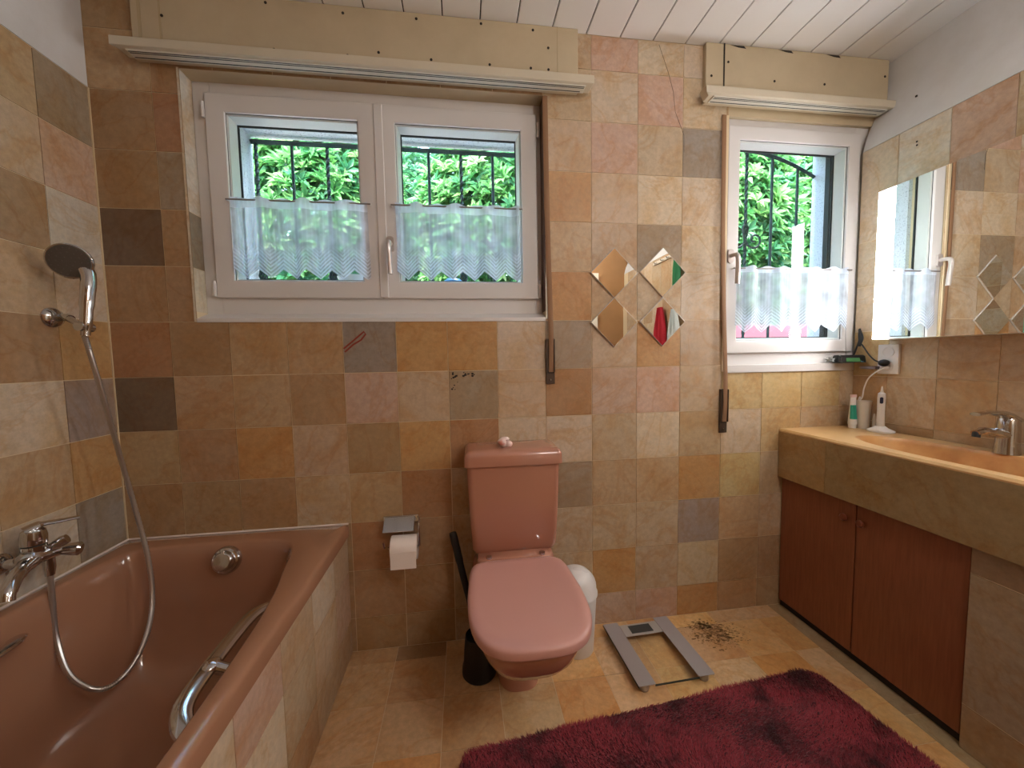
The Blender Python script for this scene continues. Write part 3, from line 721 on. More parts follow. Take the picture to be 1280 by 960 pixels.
mb = MB(); mb.tube(path, [.0066+.0009*(k % 2) for k in range(len(path))], 10); obj('hose', mb, mat('hose_metal', (.5,.47,.44), .28, .9), hs)

# ---------------------------------------------------------------- toilet
wc = thing('toilet', (1.435,-.3,0), 'salmon pink close coupled toilet with closed lid below the wide window', 'toilet')
mb = MB(); mb.loft([rrect(1.285,1.592,-.155,-.012,.02,.452), rrect(1.276,1.600,-.172,-.010,.022,.475), rrect(1.268,1.606,-.180,-.008,.022,.62), rrect(1.262,1.612,-.183,-.006,.022,.797)])
obj('cistern', mb, M['ceramic'], wc, smooth=40)
mb = MB(); mb.loft([rrect(1.254,1.621,-.191,-.004,.018,.792), rrect(1.255,1.620,-.190,-.004,.018,.828), rrect(1.260,1.615,-.184,-.006,.018,.840), rrect(1.270,1.605,-.172,-.010,.014,.846), rrect(1.30,1.575,-.145,-.02,.010,.847)])
obj('cistern_lid', mb, M['ceramic'], wc, smooth=60)
mb = MB(); mb.tube([(1.61,-.10,.777),(1.632,-.10,.777)], .006, 10); mb.tube([(1.632,-.108,.777),(1.636,-.075,.777)], .0055, 10); obj('flush_lever', mb, M['chrome'], wc)
def bowl_ring(hw, yb, yf, z, p=2.6, n=48, cx=1.435, sq=.5):
    out = []
    for k in range(n):
        a = 2*PI*k/n; ca, sa = math.cos(a), math.sin(a)
        e = 2/p; x = hw*math.copysign(abs(ca)**e, ca)
        cyy = yb+(yf-yb)*.45
        if sa > 0: y = cyy+(yb-cyy)*abs(sa)**(2/7); x = hw*math.copysign(abs(ca)**(2/7), ca)*(1-.07*abs(sa)**(2/7))
        else: y = cyy+(yf-cyy)*abs(sa)**(2/3.0); x = hw*math.copysign(abs(ca)**(2/3.1), ca)
        out.append((cx+x, y, z))
    return out
rings = [bowl_ring(.078,-.04,-.285,.0), bowl_ring(.076,-.04,-.28,.02), bowl_ring(.075,-.04,-.285,.12), bowl_ring(.086,-.04,-.34,.19), bowl_ring(.115,-.04,-.46,.235), bowl_ring(.143,-.03,-.555,.285), bowl_ring(.159,-.02,-.60,.335), bowl_ring(.166,-.02,-.618,.37), bowl_ring(.168,-.02,-.622,.395), bowl_ring(.162,-.02,-.615,.402)]
mb = MB(); mb.loft(rings); obj('bowl', mb, M['ceramic'], wc, smooth=60)
mb = MB(); mb.loft([rrect(1.30,1.572,-.20,-.01,.03,.398), rrect(1.292,1.582,-.215,-.01,.03,.44), rrect(1.298,1.576,-.208,-.012,.03,.454)]); obj('cistern_base', mb, M['ceramic'], wc, smooth=60)
mb = MB(); mb.loft([bowl_ring(.168,-.215,-.620,.402), bowl_ring(.174,-.213,-.632,.404), bowl_ring(.175,-.213,-.634,.416), bowl_ring(.170,-.215,-.626,.420)]); obj('seat_ring', mb, mat('seat_dark', hexc('B07C6C'), .35), wc, smooth=60)
mb = MB(); mb.loft([bowl_ring(.176,-.210,-.642,.420), bowl_ring(.181,-.207,-.650,.423), bowl_ring(.182,-.207,-.652,.442), bowl_ring(.180,-.208,-.648,.448), bowl_ring(.174,-.212,-.638,.4515), bowl_ring(.156,-.222,-.615,.4535), bowl_ring(.146,-.232,-.60,.4515), bowl_ring(.05,-.30,-.48,.4515)]); obj('seat_lid', mb, M['seat'], wc, smooth=60)
for x in (1.335, 1.535):
    mb = MB(); mb.lathe([(.0001,0),(.011,0),(.011,.008),(.0001,.009)], 16, Matrix.Translation((x,-.198,.453))); obj('hinge', mb, M['chrome'], wc)

mb = MB()
for k in range(9):
    a = k*2.1; mb.ball((1.407+.017*math.cos(a)*(k>0), -.118+.014*math.sin(a)*(k>0), .864+.006*((k*7) % 3-1)), .015, (1.1,.9,.9), 12, 8)
mb.ball((1.41,-.118,.878), .014, (1.3,1,.6), 12, 8)
tag(obj('ornament', mb, M['soap']), 'small lumpy white and pink ornament on the cistern lid', 'ornament')

# brush
tb = thing('toilet_brush', (1.305,-.16,0), 'black toilet brush in a round black holder left of the toilet', 'toilet brush')
mb = MB(); mb.lathe([(.0001,0),(.061,0),(.065,.006),(.064,.028),(.058,.05),(.055,.10),(.050,.15),(.048,.152),(.044,.13),(.0001,.12)], 32, Matrix.Translation((1.291,-.178,0))); obj('holder', mb, M['black'], tb)
mb = MB(); mb.tube(cr([(1.291,-.172,.125),(1.262,-.12,.24),(1.232,-.085,.36),(1.212,-.062,.445),(1.200,-.05,.494)], 6), [.012]*8+[.013]*6+[.015]*5+[.0155]*5+[.013], 12); obj('handle', mb, M['black'], tb)

# bin
bn = thing('waste_bin', (1.692,-.11,0), 'small white swing lid bin right of the toilet', 'bin')
bx, by = 1.690, -.112
mb = MB(); mb.lathe([(.0001,0),(.068,0),(.070,.004),(.082,.232),(.082,.238),(.0001,.238)], 40, Matrix.Translation((bx,by,0))); obj('body', mb, M['white'], bn)
mb = MB(); mb.lathe([(.080,.234),(.0865,.236),(.0865,.244),(.083,.25),(.080,.272),(.070,.300),(.052,.322),(.028,.334),(.0001,.337)], 40, Matrix.Translation((bx,by,0))); obj('lid', mb, M['white'], bn)
mb = MB(); mb.ball((bx+.006,by-.004,.262), .078, (.98,.72,.98), 28, 16); obj('swing_flap', mb, mat('flap_white', hexc('D8D4D0'), .3), bn)

# roll holder + roll
rh = thing('roll_holder', (.99,-.03,.52), 'chrome toilet roll holder with a flap on the wall left of the toilet', 'roll holder')
mb = MB(); mb.box(.925,1.064,-.010,-.0005,.532,.560); obj('back_plate', mb, M['chrome'], rh, bevel=.002)
mb = MB(); mb.box(.931,1.050,-.0015,.0015,-.066,0, Matrix.Translation((0,-.010,.556)) @ Matrix.Rotation(-.95, 4, 'X')); obj('flap', mb, M['chrome'], rh, bevel=.001)
mb = MB(); mb.tube(cr([(1.062,-.008,.552),(1.068,-.03,.553),(1.070,-.052,.548),(1.070,-.062,.53),(1.070,-.056,.455)], 5), .0042, 8); mb.tube([(1.070,-.056,.452),(.945,-.056,.452)], .0042, 8); mb.tube([(.935,-.056,.452),(.932,-.058,.475)], .0042, 8)
obj('arm', mb, M['chrome'], rh)
mb = MB(); n = 36; Mr = axis((.963,-.056,.452),(1,0,0))
mb.loft([[(r*math.cos(2*PI*i/n), r*math.sin(2*PI*i/n), z) for i in range(n)] for r, z in ((.018,.0),(.046,.0),(.047,.003),(.047,.098),(.046,.1),(.018,.1),(.018,0))], False, False, Mr)
mb.box(.965,1.061,-.104,-.1028,.388,.455)
tag(obj('toilet_roll', mb, M['paper'], smooth=30), 'white toilet paper roll on the chrome holder', 'toilet roll')

# ---------------------------------------------------------------- bathroom scale
RS = Matrix.Translation((1.983,-.2,0)) @ Matrix.Rotation(math.radians(2.0), 4, 'Z')
sc = thing('bathroom_scale', (1.983,-.2,0), 'glass bathroom scale with grey side strips on the floor', 'scale')
def shear(mb):                                   # the plate stands slightly askew
    mb.v = [tuple(RS @ Vector(v)) for v in mb.v]; return mb
a, b = .148, .157
mb = MB(); mb.loft([rrect(-a,a,-b,b,.006,.024), rrect(-a,a,-b,b,.006,.030)]); obj('glass_plate', shear(mb), M['glass_plate'], sc, smooth=30)
for s in (-1, 1):
    mb = MB(); mb.loft([rrect(min(s*a,s*(a-.064)),max(s*a,s*(a-.064)),-b,b,.004,.0303), rrect(min(s*a,s*(a-.064)),max(s*a,s*(a-.064)),-b,b,.004,.0325)]); obj('side_strip', shear(mb), mat('grey_strip', hexc('ACA6A6'), .35, .35), sc, smooth=30)
mb = MB(); mb.box(-a+.065,a-.065,.072,.138,.0303,.0328); obj('display_housing', shear(mb), mat('grey_housing', hexc('B4AEA8'), .35, .3), sc, bevel=.001)
mb = MB(); mb.box(-.050,.046,.083,.127,.0328,.0338); obj('display', shear(mb), M['lcd'], sc, smooth=0)
mb = MB(); mb.box(-a+.062,a-.062,-b-.0008,-b+.0014,.0238,.0302); mb.box(-a-.0008,-a+.001,-b,b,.0238,.0302); obj('plate_edge', shear(mb), mat('edge_dark', hexc('3A423E'), .2), sc, smooth=0)
for sx in (-1, 1):
    for sy in (-1, 1):
        mb = MB(); mb.lathe([(.0001,0),(.014,0),(.017,.004),(.017,.024),(.0001,.024)], 20, Matrix.Translation((sx*(a-.03), sy*(b-.022), .0))); obj('foot', shear(mb), M['steel'], sc)

# ---------------------------------------------------------------- rug
rg = thing('rug', (1.95,-.85,0), 'wine red shaggy rug with rounded corners on the stone floor', 'rug')
RR = Matrix.Translation((1.205,-.47,0)) @ Matrix.Rotation(math.radians(5.3), 4, 'Z')
RW, RH, RC = 1.335, .85, .07
mb = MB(); mb.loft([rrect(.004,RW-.004,-RH+.004,-.004,RC,.0005), rrect(.004,RW-.004,-RH+.004,-.004,RC,.006)]); mb.v = [tuple(RR @ Vector(v)) for v in mb.v]; obj('backing', mb, M['rug_base'], rg)
n = 150000
P = np.stack([rng.uniform(0, RW, n), rng.uniform(-RH, 0, n)], 1)
dx = np.maximum(np.abs(P[:,0]-RW/2)-(RW/2-RC), 0); dy = np.maximum(np.abs(P[:,1]+RH/2)-(RH/2-RC), 0)
P = P[(dx*dx+dy*dy) < RC*RC]; n = len(P)
ang = 1.1+np.sin(P[:,0]*7+np.sin(P[:,1]*9)*2)*1.2+np.cos(P[:,1]*11+P[:,0]*5)*1.0+rng.normal(0,.5,n)
lean = rng.uniform(.004,.013,n); hh = rng.uniform(.010,.017,n); wa = rng.uniform(0, PI, n); wd = .0016
V = np.zeros((n,3,3)); V[:,0,0] = P[:,0]-wd*np.cos(wa); V[:,0,1] = P[:,1]-wd*np.sin(wa); V[:,1,0] = P[:,0]+wd*np.cos(wa); V[:,1,1] = P[:,1]+wd*np.sin(wa); V[:,:2,2] = .004
V[:,2,0] = P[:,0]+lean*np.cos(ang); V[:,2,1] = P[:,1]+lean*np.sin(ang); V[:,2,2] = hh
V = V.reshape(-1,3) @ np.array(RR.to_3x3()).T+np.array(RR.translation)
me = bpy.data.meshes.new('pile'); me.vertices.add(n*3); me.vertices.foreach_set('co', V.ravel()); me.loops.add(n*3); me.loops.foreach_set('vertex_index', np.arange(n*3)); me.polygons.add(n); me.polygons.foreach_set('loop_start', np.arange(0,n*3,3)); me.update(calc_edges=True)
o = link('pile', me, M['pile'], rg); o['kind'] = 'stuff'

# ---------------------------------------------------------------- vanity
VX = 2.69; VZ = .845; VE = -1.75
ct = thing('countertop', (2.88,-.9,.62), 'stone washbasin counter with deep tiled front edge along the right wall', 'counter')
# top with oval basin hollow
bc = (2.875,-.62); ra, rb = .135, .40
def sup(t, s, z):
    ct_, st_ = math.cos(t), math.sin(t); e = 2/2.3
    return (bc[0]+ra*s*math.copysign(abs(ct_)**e, ct_), bc[1]+rb*s*math.copysign(abs(st_)**e, st_), z)
n = 72; ts = [2*PI*k/n for k in range(n)]
def rim(t):
    p = sup(t, 1, 0); dx, dy = p[0]-bc[0], p[1]-bc[1]; x0, x1, y0, y1 = VX+.006, 3.066, -1.2, -.0025
    k = min([(x1-bc[0])/dx if dx > 1e-6 else 1e9, (x0-bc[0])/dx if dx < -1e-6 else 1e9, (y1-bc[1])/dy if dy > 1e-6 else 1e9, (y0-bc[1])/dy if dy < -1e-6 else 1e9])
    return [bc[0]+dx*k, bc[1]+dy*k, VZ]
ro = [rim(t) for t in ts]
for c in ((VX+.006,-.0025),(3.066,-.0025),(3.066,-1.2),(VX+.006,-1.2)):
    i = min(range(n), key=lambda q: (ro[q][0]-c[0])**2+(ro[q][1]-c[1])**2); ro[i] = [c[0], c[1], VZ]
mb = MB(); mb.loft([ro, [sup(t,1.03,VZ) for t in ts]], False, False)
mb.add([(VX+.006,-1.2,VZ),(3.066,-1.2,VZ),(3.066,VE,VZ),(VX+.006,VE,VZ)], [(3,2,1,0)])
mb.add([(VX+.006,-.0025,VZ),(VX+.006,VE,VZ),(VX,VE,VZ-.008),(VX,-.0025,VZ-.008)], [(0,1,2,3)])
mb.add([(VX,-.0025,VZ-.008),(VX,VE,VZ-.008),(VX,VE,VZ-.013),(VX,-.0025,VZ-.013)], [(0,1,2,3)])
obj('top_slab', mb, M['stone'], ct, smooth=30)
mb = MB(); mb.loft([[sup(t,1.03,VZ) for t in ts], [sup(t,.99,VZ-.003) for t in ts], [sup(t,.95,VZ-.018) for t in ts], [sup(t,.88,VZ-.055) for t in ts], [sup(t,.75,VZ-.10) for t in ts], [sup(t,.5,VZ-.125) for t in ts], [sup(t,.1,VZ-.13) for t in ts]], False, True)
obj('basin', mb, M['basin'], ct, smooth=60)
mb = MB(); mb.lathe([(.0001,.0),(.028,.0),(.03,.003),(.02,.004),(.0001,.004)], 24, Matrix.Translation((bc[0],bc[1],VZ-.131))); obj('drain', mb, M['chrome'], ct)
cells = [(-.228,-.003,.622,VZ-.013,hexc('B09468')), (-.90,-.228,.622,VZ-.013,hexc('A08A64')), (VE,-.90,.622,VZ-.013,hexc('A48C68'))]
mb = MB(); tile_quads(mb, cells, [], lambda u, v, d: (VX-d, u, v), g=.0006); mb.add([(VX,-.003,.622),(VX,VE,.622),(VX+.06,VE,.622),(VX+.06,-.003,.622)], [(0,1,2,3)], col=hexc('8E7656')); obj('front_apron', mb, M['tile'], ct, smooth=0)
mb = MB(); mb.box(VX+.002,VX+.05,VE,-.003,.6225,.83); obj('core', mb, M['grout'], ct, smooth=0)

vc = thing('vanity_cabinet', (2.9,-.35,0), 'cherry wood two door cabinet under the stone counter', 'cabinet')
DX = 2.712
mb = MB(); mb.box(DX+.018,3.065,-.664,-.003,.03,.60); obj('carcass', mb, M['dark'], vc, smooth=0)
mb = MB(); mb.box(DX+.012,3.06,-.664,-.003,.0005,.03); obj('plinth', mb, M['dark'], vc, smooth=0)
for y1, y0, ky in ((-.006,-.3365,-.300),(-.3405,-.661,-.362)):
    mb = MB(); mb.box(DX,DX+.017,y0,y1,.032,.619); d = obj('door', mb, M['door'], vc, bevel=.0015)
    mb = MB(); mb.lathe([(.0001,0),(.007,0),(.007,.006),(.0135,.010),(.014,.014),(.010,.018),(.0001,.019)], 20, axis((DX,ky,.553),(-1,0,0))); obj('knob', mb, M['knob'], d)
pr_ = thing('vanity_pier', (2.9,-1.2,0), 'stone tiled support beside the cherry doors under the counter', 'support')
cells = []
for z0, z1, c in ((.542,.6215,'9A8268'),(.14,.541,'AE9C82'),(.001,.139,'B09A7C')):
    cells += [(-.95,-.666,z0,z1,hexc(c)), (-1.3,-.95,z0,z1,jit(hexc(c))), (VE,-1.3,z0,z1,jit(hexc(c)))]
mb = MB(); tile_quads(mb, cells, [], lambda u, v, d: (2.704-d, u, v)); obj('tile_facing', mb, M['tile'], pr_, smooth=0)
mb = MB(); mb.box(2.7062,3.066,VE,-.666,.0005,.6215); obj('core', mb, M['grout'], pr_, smooth=0)

# basin tap (set on the wall side of the basin)
bt = thing('basin_tap', (3.035,-.50,VZ), 'chrome single lever basin tap on the stone counter', 'tap')
tx, ty = 3.030, -.538
mb = MB(); mb.tube([(tx,ty,VZ),(tx,ty,VZ+.006),(tx,ty,VZ+.03),(tx+.001,ty,VZ+.08),(tx+.001,ty,VZ+.112),(tx+.001,ty,VZ+.122)], [.031,.030,.0275,.0265,.0245,.018], 24); obj('body', mb, M['chrome'], bt)
mb = MB(); mb.tube(cr([(tx,ty,VZ+.060),(tx-.05,ty+.004,VZ+.072),(tx-.09,ty+.006,VZ+.078),(tx-.118,ty+.007,VZ+.072)], 5), [.021]*6+[.0165]*5+[.012]*5, 16, (.75,1)); obj('spout', mb, M['chrome'], bt)
mb = MB(); mb.tube([(tx-.112,ty+.007,VZ+.074),(tx-.115,ty+.007,VZ+.058)], .010, 14); obj('aerator', mb, M['gasket'], bt)
mb = MB(); mb.tube(cr([(tx+.018,ty,VZ+.112),(tx-.02,ty+.002,VZ+.130),(tx-.07,ty+.004,VZ+.137),(tx-.125,ty+.006,VZ+.134)], 5), [.027]*6+[.0215]*5+[.014]*5, 14, (.42,1)); obj('lever', mb, M['chrome'], bt)

# ---------------------------------------------------------------- mirror cabinet
MX = 2.97
mc = thing('mirror_cabinet', (3.02,-.65,1.24), 'mirrored wall cabinet with a bright vertical light at its window end', 'cabinet')
ZB, ZT = 1.238, 1.842; YA, YE = -.156, -1.06
mb = MB(); mb.box(MX+.006,3.066,YE,YA,ZB,ZT); obj('body', mb, M['white'], mc, bevel=.001)
mb = MB(); mb.box(MX,MX+.0055,YA-.062,YA-.001,ZB+.003,ZT-.003); obj('lamp_diffuser', mb, M['diff'], mc, bevel=.001)
mb = MB(); mb.box(MX,MX+.0055,YE+.001,YE+.062,ZB+.003,ZT-.003); obj('lamp_diffuser', mb, M['diff'], mc, bevel=.001)
for y1, y0 in ((-.2195,-.5885),(-.5915,-.997)):
    mb = MB(); mb.box(MX+.0005,MX+.0055,y0,y1,ZB+.001,ZT-.001); d = obj('mirror_door', mb, M['mirror'], mc, smooth=0)
mb = MB(); mb.box(MX-.001,MX+.005,-.5912,-.5888,ZB,ZT); obj('glass_edge', mb, mat('green_glass_edge', hexc('7FC4A8'), .2), mc, smooth=0)

# socket and leads
sk = thing('wall_socket', (3.068,-.15,1.15), 'white double wall socket under the mirror cabinet', 'socket')
mb = MB(); mb.box(3.058,3.0695,-.192,-.112,1.092,1.218); obj('plate', mb, M['white'], sk, bevel=.002)
for z in (1.186, 1.126):
    mb = MB(); n = 28; mb.loft([[(r*math.cos(2*PI*i/n), r*math.sin(2*PI*i/n), zz) for i in range(n)] for r, zz in ((.0225,0),(.0225,.002),(.0195,.002),(.0185,-.004),(.0001,-.004))], False, True, axis((3.058,-.152,z),(-1,0,0))); obj('outlet', mb, M['white'], sk)
    mb = MB()
    for q in (-.0095, .0095): mb.lathe([(.0001,0),(.0026,0),(.0026,.0008),(.0001,.0008)], 10, axis((3.0618,-.152+q*.7,z+q*.7),(-1,0,0)))
    obj('pin_hole', mb, M['dark'], sk)
bl = thing('power_lead', (3.04,-.12,1.14), 'black plug and bundled black lead beside the small window', 'cable')
mb = MB(); mb.ball((3.042,-.15,1.14), .020, (1.0,.9,.75), 16, 10); obj('plug', mb, M['black'], bl)
mb = MB(); mb.tube(cr([(3.035,-.145,1.142),(3.030,-.125,1.150),(3.035,-.095,1.175),(3.050,-.055,1.215),(3.055,-.035,1.235),(3.056,-.03,1.27),(3.056,-.035,1.295)], 8), .003, 8)
for q in range(5):
    o1 = q*.004; mb.tube(cr([(3.052-o1*.3,-.028-o1,1.215),(3.054,-.034-o1,1.25),(3.056,-.03-o1*.6,1.292-o1),(3.058,-.040+o1*.5,1.27),(3.056,-.036,1.225),(3.050,-.028-o1,1.215)], 5), .0028, 7)
mb.tube(cr([(3.05,-.03,1.215),(3.045,-.024,1.185),(3.035,-.022,1.158)], 6), .0035, 8)
obj('lead', mb, M['black'], bl)
wl = thing('charger_lead', (3.04,-.12,.98), 'white lead running from the socket down to the counter', 'cable')
mb = MB(); mb.tube(cr([(3.045,-.150,1.118),(3.032,-.135,1.105),(3.028,-.105,1.075),(3.030,-.085,1.03),(3.034,-.075,.985),(3.030,-.062,.965),(3.026,-.070,.955),(3.040,-.06,.985),(3.045,-.04,.93),(3.052,-.032,.853)], 8), .0028, 8); obj('lead', mb, M['white'], wl)
mb = MB(); mb.ball((3.052,-.152,1.118), .013, (.9,1,.8), 14, 8); obj('plug', mb, M['white'], wl)

# toothpaste, tumbler, toothbrush
tp = thing('toothpaste_tube', (3.0,-.07,VZ), 'white toothpaste tube with teal label standing in the counter corner', 'tube')
mb = MB(); rings = []
for z, w_, d_ in ((0,.014,.014),(.016,.015,.015),(.018,.017,.017),(.05,.0165,.014),(.10,.0155,.008),(.135,.0155,.003),(.15,.0155,.002)):
    rings.append([(3.004+w_*math.cos(2*PI*k/20), -.062+d_*math.sin(2*PI*k/20), VZ+.0005+z) for k in range(20)])
mb.loft(rings); obj('tube', mb, M['white'], tp)
mb = MB(); mb.loft([[(3.004+w_*math.cos(t), -.062+d_*math.sin(t), VZ+z) for t in [PI*1.05+PI*.6*k/8 for k in range(9)]] for z, w_, d_ in ((.042,.0174,.0155),(.105,.0160,.0085))], False, False, closed=False); obj('label', mb, M['teal'], tp)
mb = MB(); mb.loft([rrect(2.9885,3.0195,-.0660,-.058,.003,VZ+.140), rrect(2.9885,3.0195,-.0660,-.058,.003,VZ+.152)]); obj('crimp', mb, mat('pale_pink', hexc('E0C0BC'), .5), tp)
mb = MB(); nn = 28
mb.loft([[(3.037+r*math.cos(2*PI*i/nn), -.082+r*math.sin(2*PI*i/nn), VZ+.0005+z) for i in range(nn)] for r, z in ((.021,0),(.022,.004),(.025,.105),(.0265,.125),(.025,.125),(.022,.10),(.019,.006))], True, True)
tag(obj('tumbler', mb, M['frost'], smooth=40), 'frosted grey tumbler behind the electric toothbrush', 'tumbler')
eb = thing('electric_toothbrush', (3.022,-.175,VZ), 'white electric toothbrush on its charging base on the counter', 'toothbrush')
qx, qy = 3.020, -.165
mb = MB(); mb.loft([rrect(qx-.030,qx+.036,qy-.045,qy+.045,.028,VZ+.0005), rrect(qx-.031,qx+.037,qy-.046,qy+.046,.028,VZ+.008), rrect(qx-.022,qx+.022,qy-.026,qy+.026,.02,VZ+.018), rrect(qx-.016,qx+.016,qy-.016,qy+.016,.014,VZ+.026)]); obj('charging_base', mb, M['white'], eb, smooth=50)
mb = MB(); mb.tube([(qx,qy,VZ+.022),(qx,qy,VZ+.028),(qx,qy,VZ+.09),(qx,qy,VZ+.150),(qx,qy,VZ+.166),(qx,qy,VZ+.170)], [.012,.0135,.0125,.0135,.012,.007], 20); obj('handle', mb, M['white'], eb)
mb = MB(); mb.tube([(qx,qy,VZ+.168),(qx,qy,VZ+.178),(qx,qy,VZ+.196)], [.006,.0045,.002], 12); obj('shaft', mb, M['frost'], eb)
A = axis((qx-.0105,qy-.0085,VZ+.137),(-.75,-.65,0)); mb = MB(); mb.loft([rrect(-.0055,.0055,-.014,.014,.005,0), rrect(-.005,.005,-.013,.013,.005,.0025)], M=A); obj('button', mb, M['navy'], eb)
mb = MB(); mb.tube([(qx+.006,qy+.03,VZ+.008),(qx+.006,qy+.03,VZ+.05)], .006, 12); mb.tube([(qx+.006,qy+.03,VZ+.05),(qx+.006,qy+.03,VZ+.075)], [.006,.003], 10); obj('brush_head', mb, M['frost'], eb)

# radio with clear crumpled wrap on the small sill
rd = thing('clock_radio', (3.01,-.03,1.141), 'small black clock radio with green display on the small window sill', 'clock radio')
A = Matrix.Translation((3.012,-.026,1.1415)) @ Matrix.Rotation(math.radians(-14), 4, 'Z')
mb = MB(); mb.loft([rrect(-.056,.056,-.030,.024,.008,0), rrect(-.054,.054,-.026,.024,.008,.028), rrect(-.050,.050,-.018,.020,.006,.034)], M=A); obj('body', mb, M['black'], rd, smooth=40)
mb = MB(); mb.add([(-.030,-.0312,.004),(.028,-.0312,.004),(.026,-.0262,.024),(-.028,-.0262,.024)], [(0,1,2,3)], A); obj('display', mb, M['green_lcd'], rd, smooth=0)
mb = MB(); mb.add([(.030,-.0314,.002),(.053,-.029,.002),(.047,-.016,.0335),(.028,-.018,.0335)], [(0,1,2,3)], A); obj('side_flash', mb, M['bluetop'], rd, smooth=0)
mb = MB(); mb.tube([(-.012,.0,.03),(-.014,.002,.10),(-.015,.004,.165)], .0007, 5); mb.v = [tuple(A @ Vector(v)) for v in mb.v]; obj('aerial', mb, M['black'], rd)
mb = MB()
for k in range(46):
    a_ = rng.uniform(0, 2*PI); pts = [Vector((2.940+rng.normal()*.012, -.006+rng.normal()*.006, 1.1425+abs(rng.normal())*.012)) for _ in range(3)]
    mb.add([tuple(p_) for p_ in pts], [(0,1,2)])
tag(obj('plastic_wrap', mb, mat('wrap_film', hexc('C8CCCC'), .15, .3), smooth=0), 'crumpled clear plastic wrap beside the clock radio', 'wrap')
mb = MB(); mb.loft([rrect(3.034,3.066,-.120,-.058,.006,1.112), rrect(3.032,3.067,-.122,-.056,.006,1.124)])
tag(obj('wall_shelf', mb, mat('grey_shelf', hexc('6E6468'), .5), smooth=40), 'small grey ledge between the window sill and the socket', 'shelf')

# ---------------------------------------------------------------- diamond mirrors
DM = [(1.897,1.536,0,.4,'upper left of the four diamond mirrors on the stone wall'), (2.113,1.541,.3,-.6,'upper right of the four diamond mirrors on the stone wall'),
      (1.897,1.331,-.2,.5,'lower left of the four diamond mirrors on the stone wall'), (2.114,1.332,.3,.4,'lower right of the four diamond mirrors on the stone wall')]
for x, z, ax_, az_, lab in DM:
    r = thing('diamond_mirror', (x,-.006,z), lab, 'mirror', 'diamond mirrors on the stone wall'); h = .105
    Mt = Matrix.Translation((x,-.004,z)) @ Matrix.Rotation(math.radians(ax_), 4, 'X') @ Matrix.Rotation(math.radians(az_), 4, 'Z')
    mb = MB(); k = h-.004
    mb.add([(-k,-.004,0),(0,-.004,-k),(k,-.004,0),(0,-.004,k)], [(0,1,2,3)], Mt); obj('glass', mb, M['mirror'], r, smooth=0)
    mb = MB(); mb.add([(-h,-.002,0),(0,-.002,-h),(h,-.002,0),(0,-.002,h),(-k,-.004,0),(0,-.004,-k),(k,-.004,0),(0,-.004,k),(-h,.002,0),(0,.002,-h),(h,.002,0),(0,.002,h)],
        [(0,1,5,4),(1,2,6,5),(2,3,7,6),(3,0,4,7),(8,9,1,0),(9,10,2,1),(10,11,3,2),(11,8,0,3)], Mt); obj('bevelled_edge', mb, M['mirror_edge'], r, smooth=0)

# ---------------------------------------------------------------- behind the camera (seen in the mirrors)
def towel(x, y, z, w, h, m, label, name='towel', dirx=-1):
    mb = MB(); n = 20; rings = []
    for k in range(14):
        v = k/13; ww = w*(.35+.65*min(1, v*2.2))
        fr = []
        for i in range(n):
            s = i/(n-1)-.5; fr.append((x+dirx*(.018+.012*math.sin(s*19+v)+.004), y+s*ww, z-h*v+.01*math.cos(s*9)*v))
        bk = [(x+dirx*.006, p[1], p[2]) for p in reversed(fr)]
        rings.append(fr+bk)
    mb.loft(rings); return tag(obj(name, mb, m), label, 'towel')
XR = W-.001
hk = thing('hook_rail', (XR-.01,-1.72,1.98), 'white board with a row of hooks on the right wall past the mirror cabinet', 'hooks')
mb = MB(); mb.box(XR-.014,XR,-1.98,-1.50,2.03,2.055); obj('board', mb, M['doorwhite'], hk, bevel=.002)
for y in (-1.58,-1.68,-1.78,-1.90):
    mb = MB(); mb.tube(cr([(XR-.014,y,2.04),(XR-.035,y,2.03),(XR-.04,y,2.045)], 5), .004, 8); obj('hook', mb, M['chrome'], hk)
towel(XR-.016,-1.66,1.60,.20,.45,M['red'],'red towel on the right wall, seen in the lower right diamond mirror')
towel(XR-.016,-1.44,1.56,.18,.42,M['towelwhite'],'white towel right of the red one, seen in the lower right diamond mirror')
towel(XR-.020,-1.52,2.03,.10,.25,mat('green_cloth', hexc('4FA070'), .9),'green cloth hanging from a wall hook, seen in the upper right diamond mirror', 'cloth')
d1 = thing('door_1', (1.5,-2.44,0), None, None); d1['kind'] = 'structure'
mb = MB(); mb.box(1.9,2.7,-2.448,-2.42,.002,2.02); obj('door_leaf', mb, M['doorwhite'], d1, bevel=.002)
mb = MB(); mb.box(1.84,1.9,-2.449,-2.40,.002,2.08); mb.box(2.7,2.76,-2.449,-2.40,.002,2.08); mb.box(1.9,2.7,-2.449,-2.40,2.02,2.08); obj('door_frame', mb, M['doorwhite'], d1, bevel=.003)
mb = MB(); mb.tube(cr([(1.96,-2.42,1.02),(1.96,-2.37,1.02),(2.0,-2.365,1.02),(2.08,-2.365,1.02)], 5), .008, 10); obj('handle', mb, M['chrome'], d1)
cl = thing('ceiling_lamp', (2.25,-1.9,2.47), 'round glowing globe lamp under the ceiling boards', 'lamp')
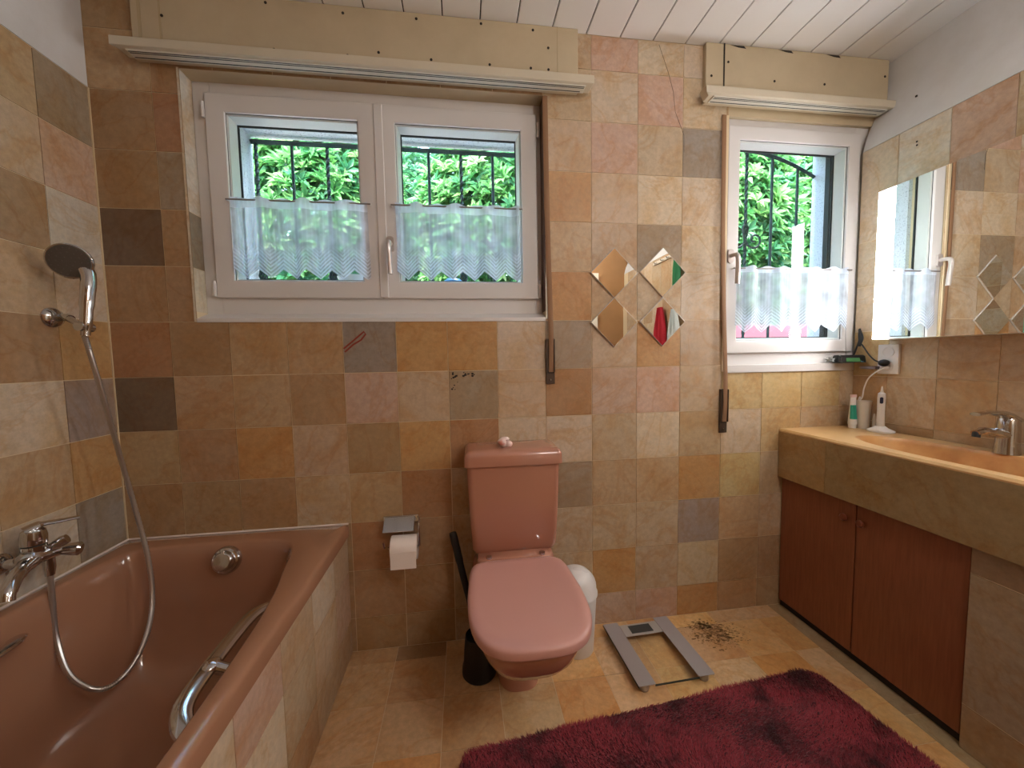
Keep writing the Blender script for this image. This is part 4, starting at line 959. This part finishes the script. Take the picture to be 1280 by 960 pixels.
mb = MB(); mb.lathe([(.0001,0),(.15,0),(.155,-.012),(.15,-.02),(.0001,-.02)], 40, Matrix.Translation((2.25,-1.9,2.471))); obj('base', mb, M['white'], cl)
mb = MB(); mb.lathe([(.06,-.02),(.10,-.05),(.135,-.09),(.15,-.14),(.135,-.19),(.10,-.23),(.05,-.255),(.0001,-.26)], 40, Matrix.Translation((2.25,-1.9,2.471))); obj('glass_dome', mb, M['ceil_lamp'], cl)

# ---------------------------------------------------------------- light
w = bpy.data.worlds.new('world'); scene.world = w; w.use_nodes = True; t = w.node_tree; t.nodes.clear()
o = t.nodes.new('ShaderNodeOutputWorld'); b = t.nodes.new('ShaderNodeBackground'); s = t.nodes.new('ShaderNodeTexSky')
s.sky_type = 'NISHITA'; s.sun_disc = False; s.sun_elevation = math.radians(50); s.sun_rotation = math.radians(200); s.air_density = 1.2; s.dust_density = 3
t.links.new(s.outputs[0], b.inputs[0]); t.links.new(b.outputs[0], o.inputs[0]); b.inputs[1].default_value = 1.75
sun = bpy.data.lights.new('sun', 'SUN'); sun.energy = 1.6; sun.angle = math.radians(6); sun.color = (1,.97,.9)
so = bpy.data.objects.new('sun', sun); C.objects.link(so); so.rotation_euler = Vector((-.25,-.36,-1)).to_track_quat('-Z','Y').to_euler(); so.location = (0,5,7)

# ---------------------------------------------------------------- camera
R = [[0.99116883,-0.13148156,-0.01723208],[0.02586491,0.06423538,0.99759953],[0.13005904,0.98923527,-0.06706887]]
cam = bpy.data.cameras.new('camera'); co = bpy.data.objects.new('camera', cam); C.objects.link(co)
cam.sensor_fit = 'HORIZONTAL'; cam.sensor_width = 36; cam.lens = 36*471.45/1280; cam.clip_start = .02
co.matrix_world = Matrix(((R[0][0],R[1][0],-R[2][0],1.25514),(R[0][1],R[1][1],-R[2][1],-1.54098),(R[0][2],R[1][2],-R[2][2],1.18531),(0,0,0,1)))
scene.camera = co
vs = scene.view_settings; vs.view_transform = 'Standard'; vs.look = 'None'; vs.gamma = 1; vs.use_curve_mapping = False; vs.exposure = 1.02
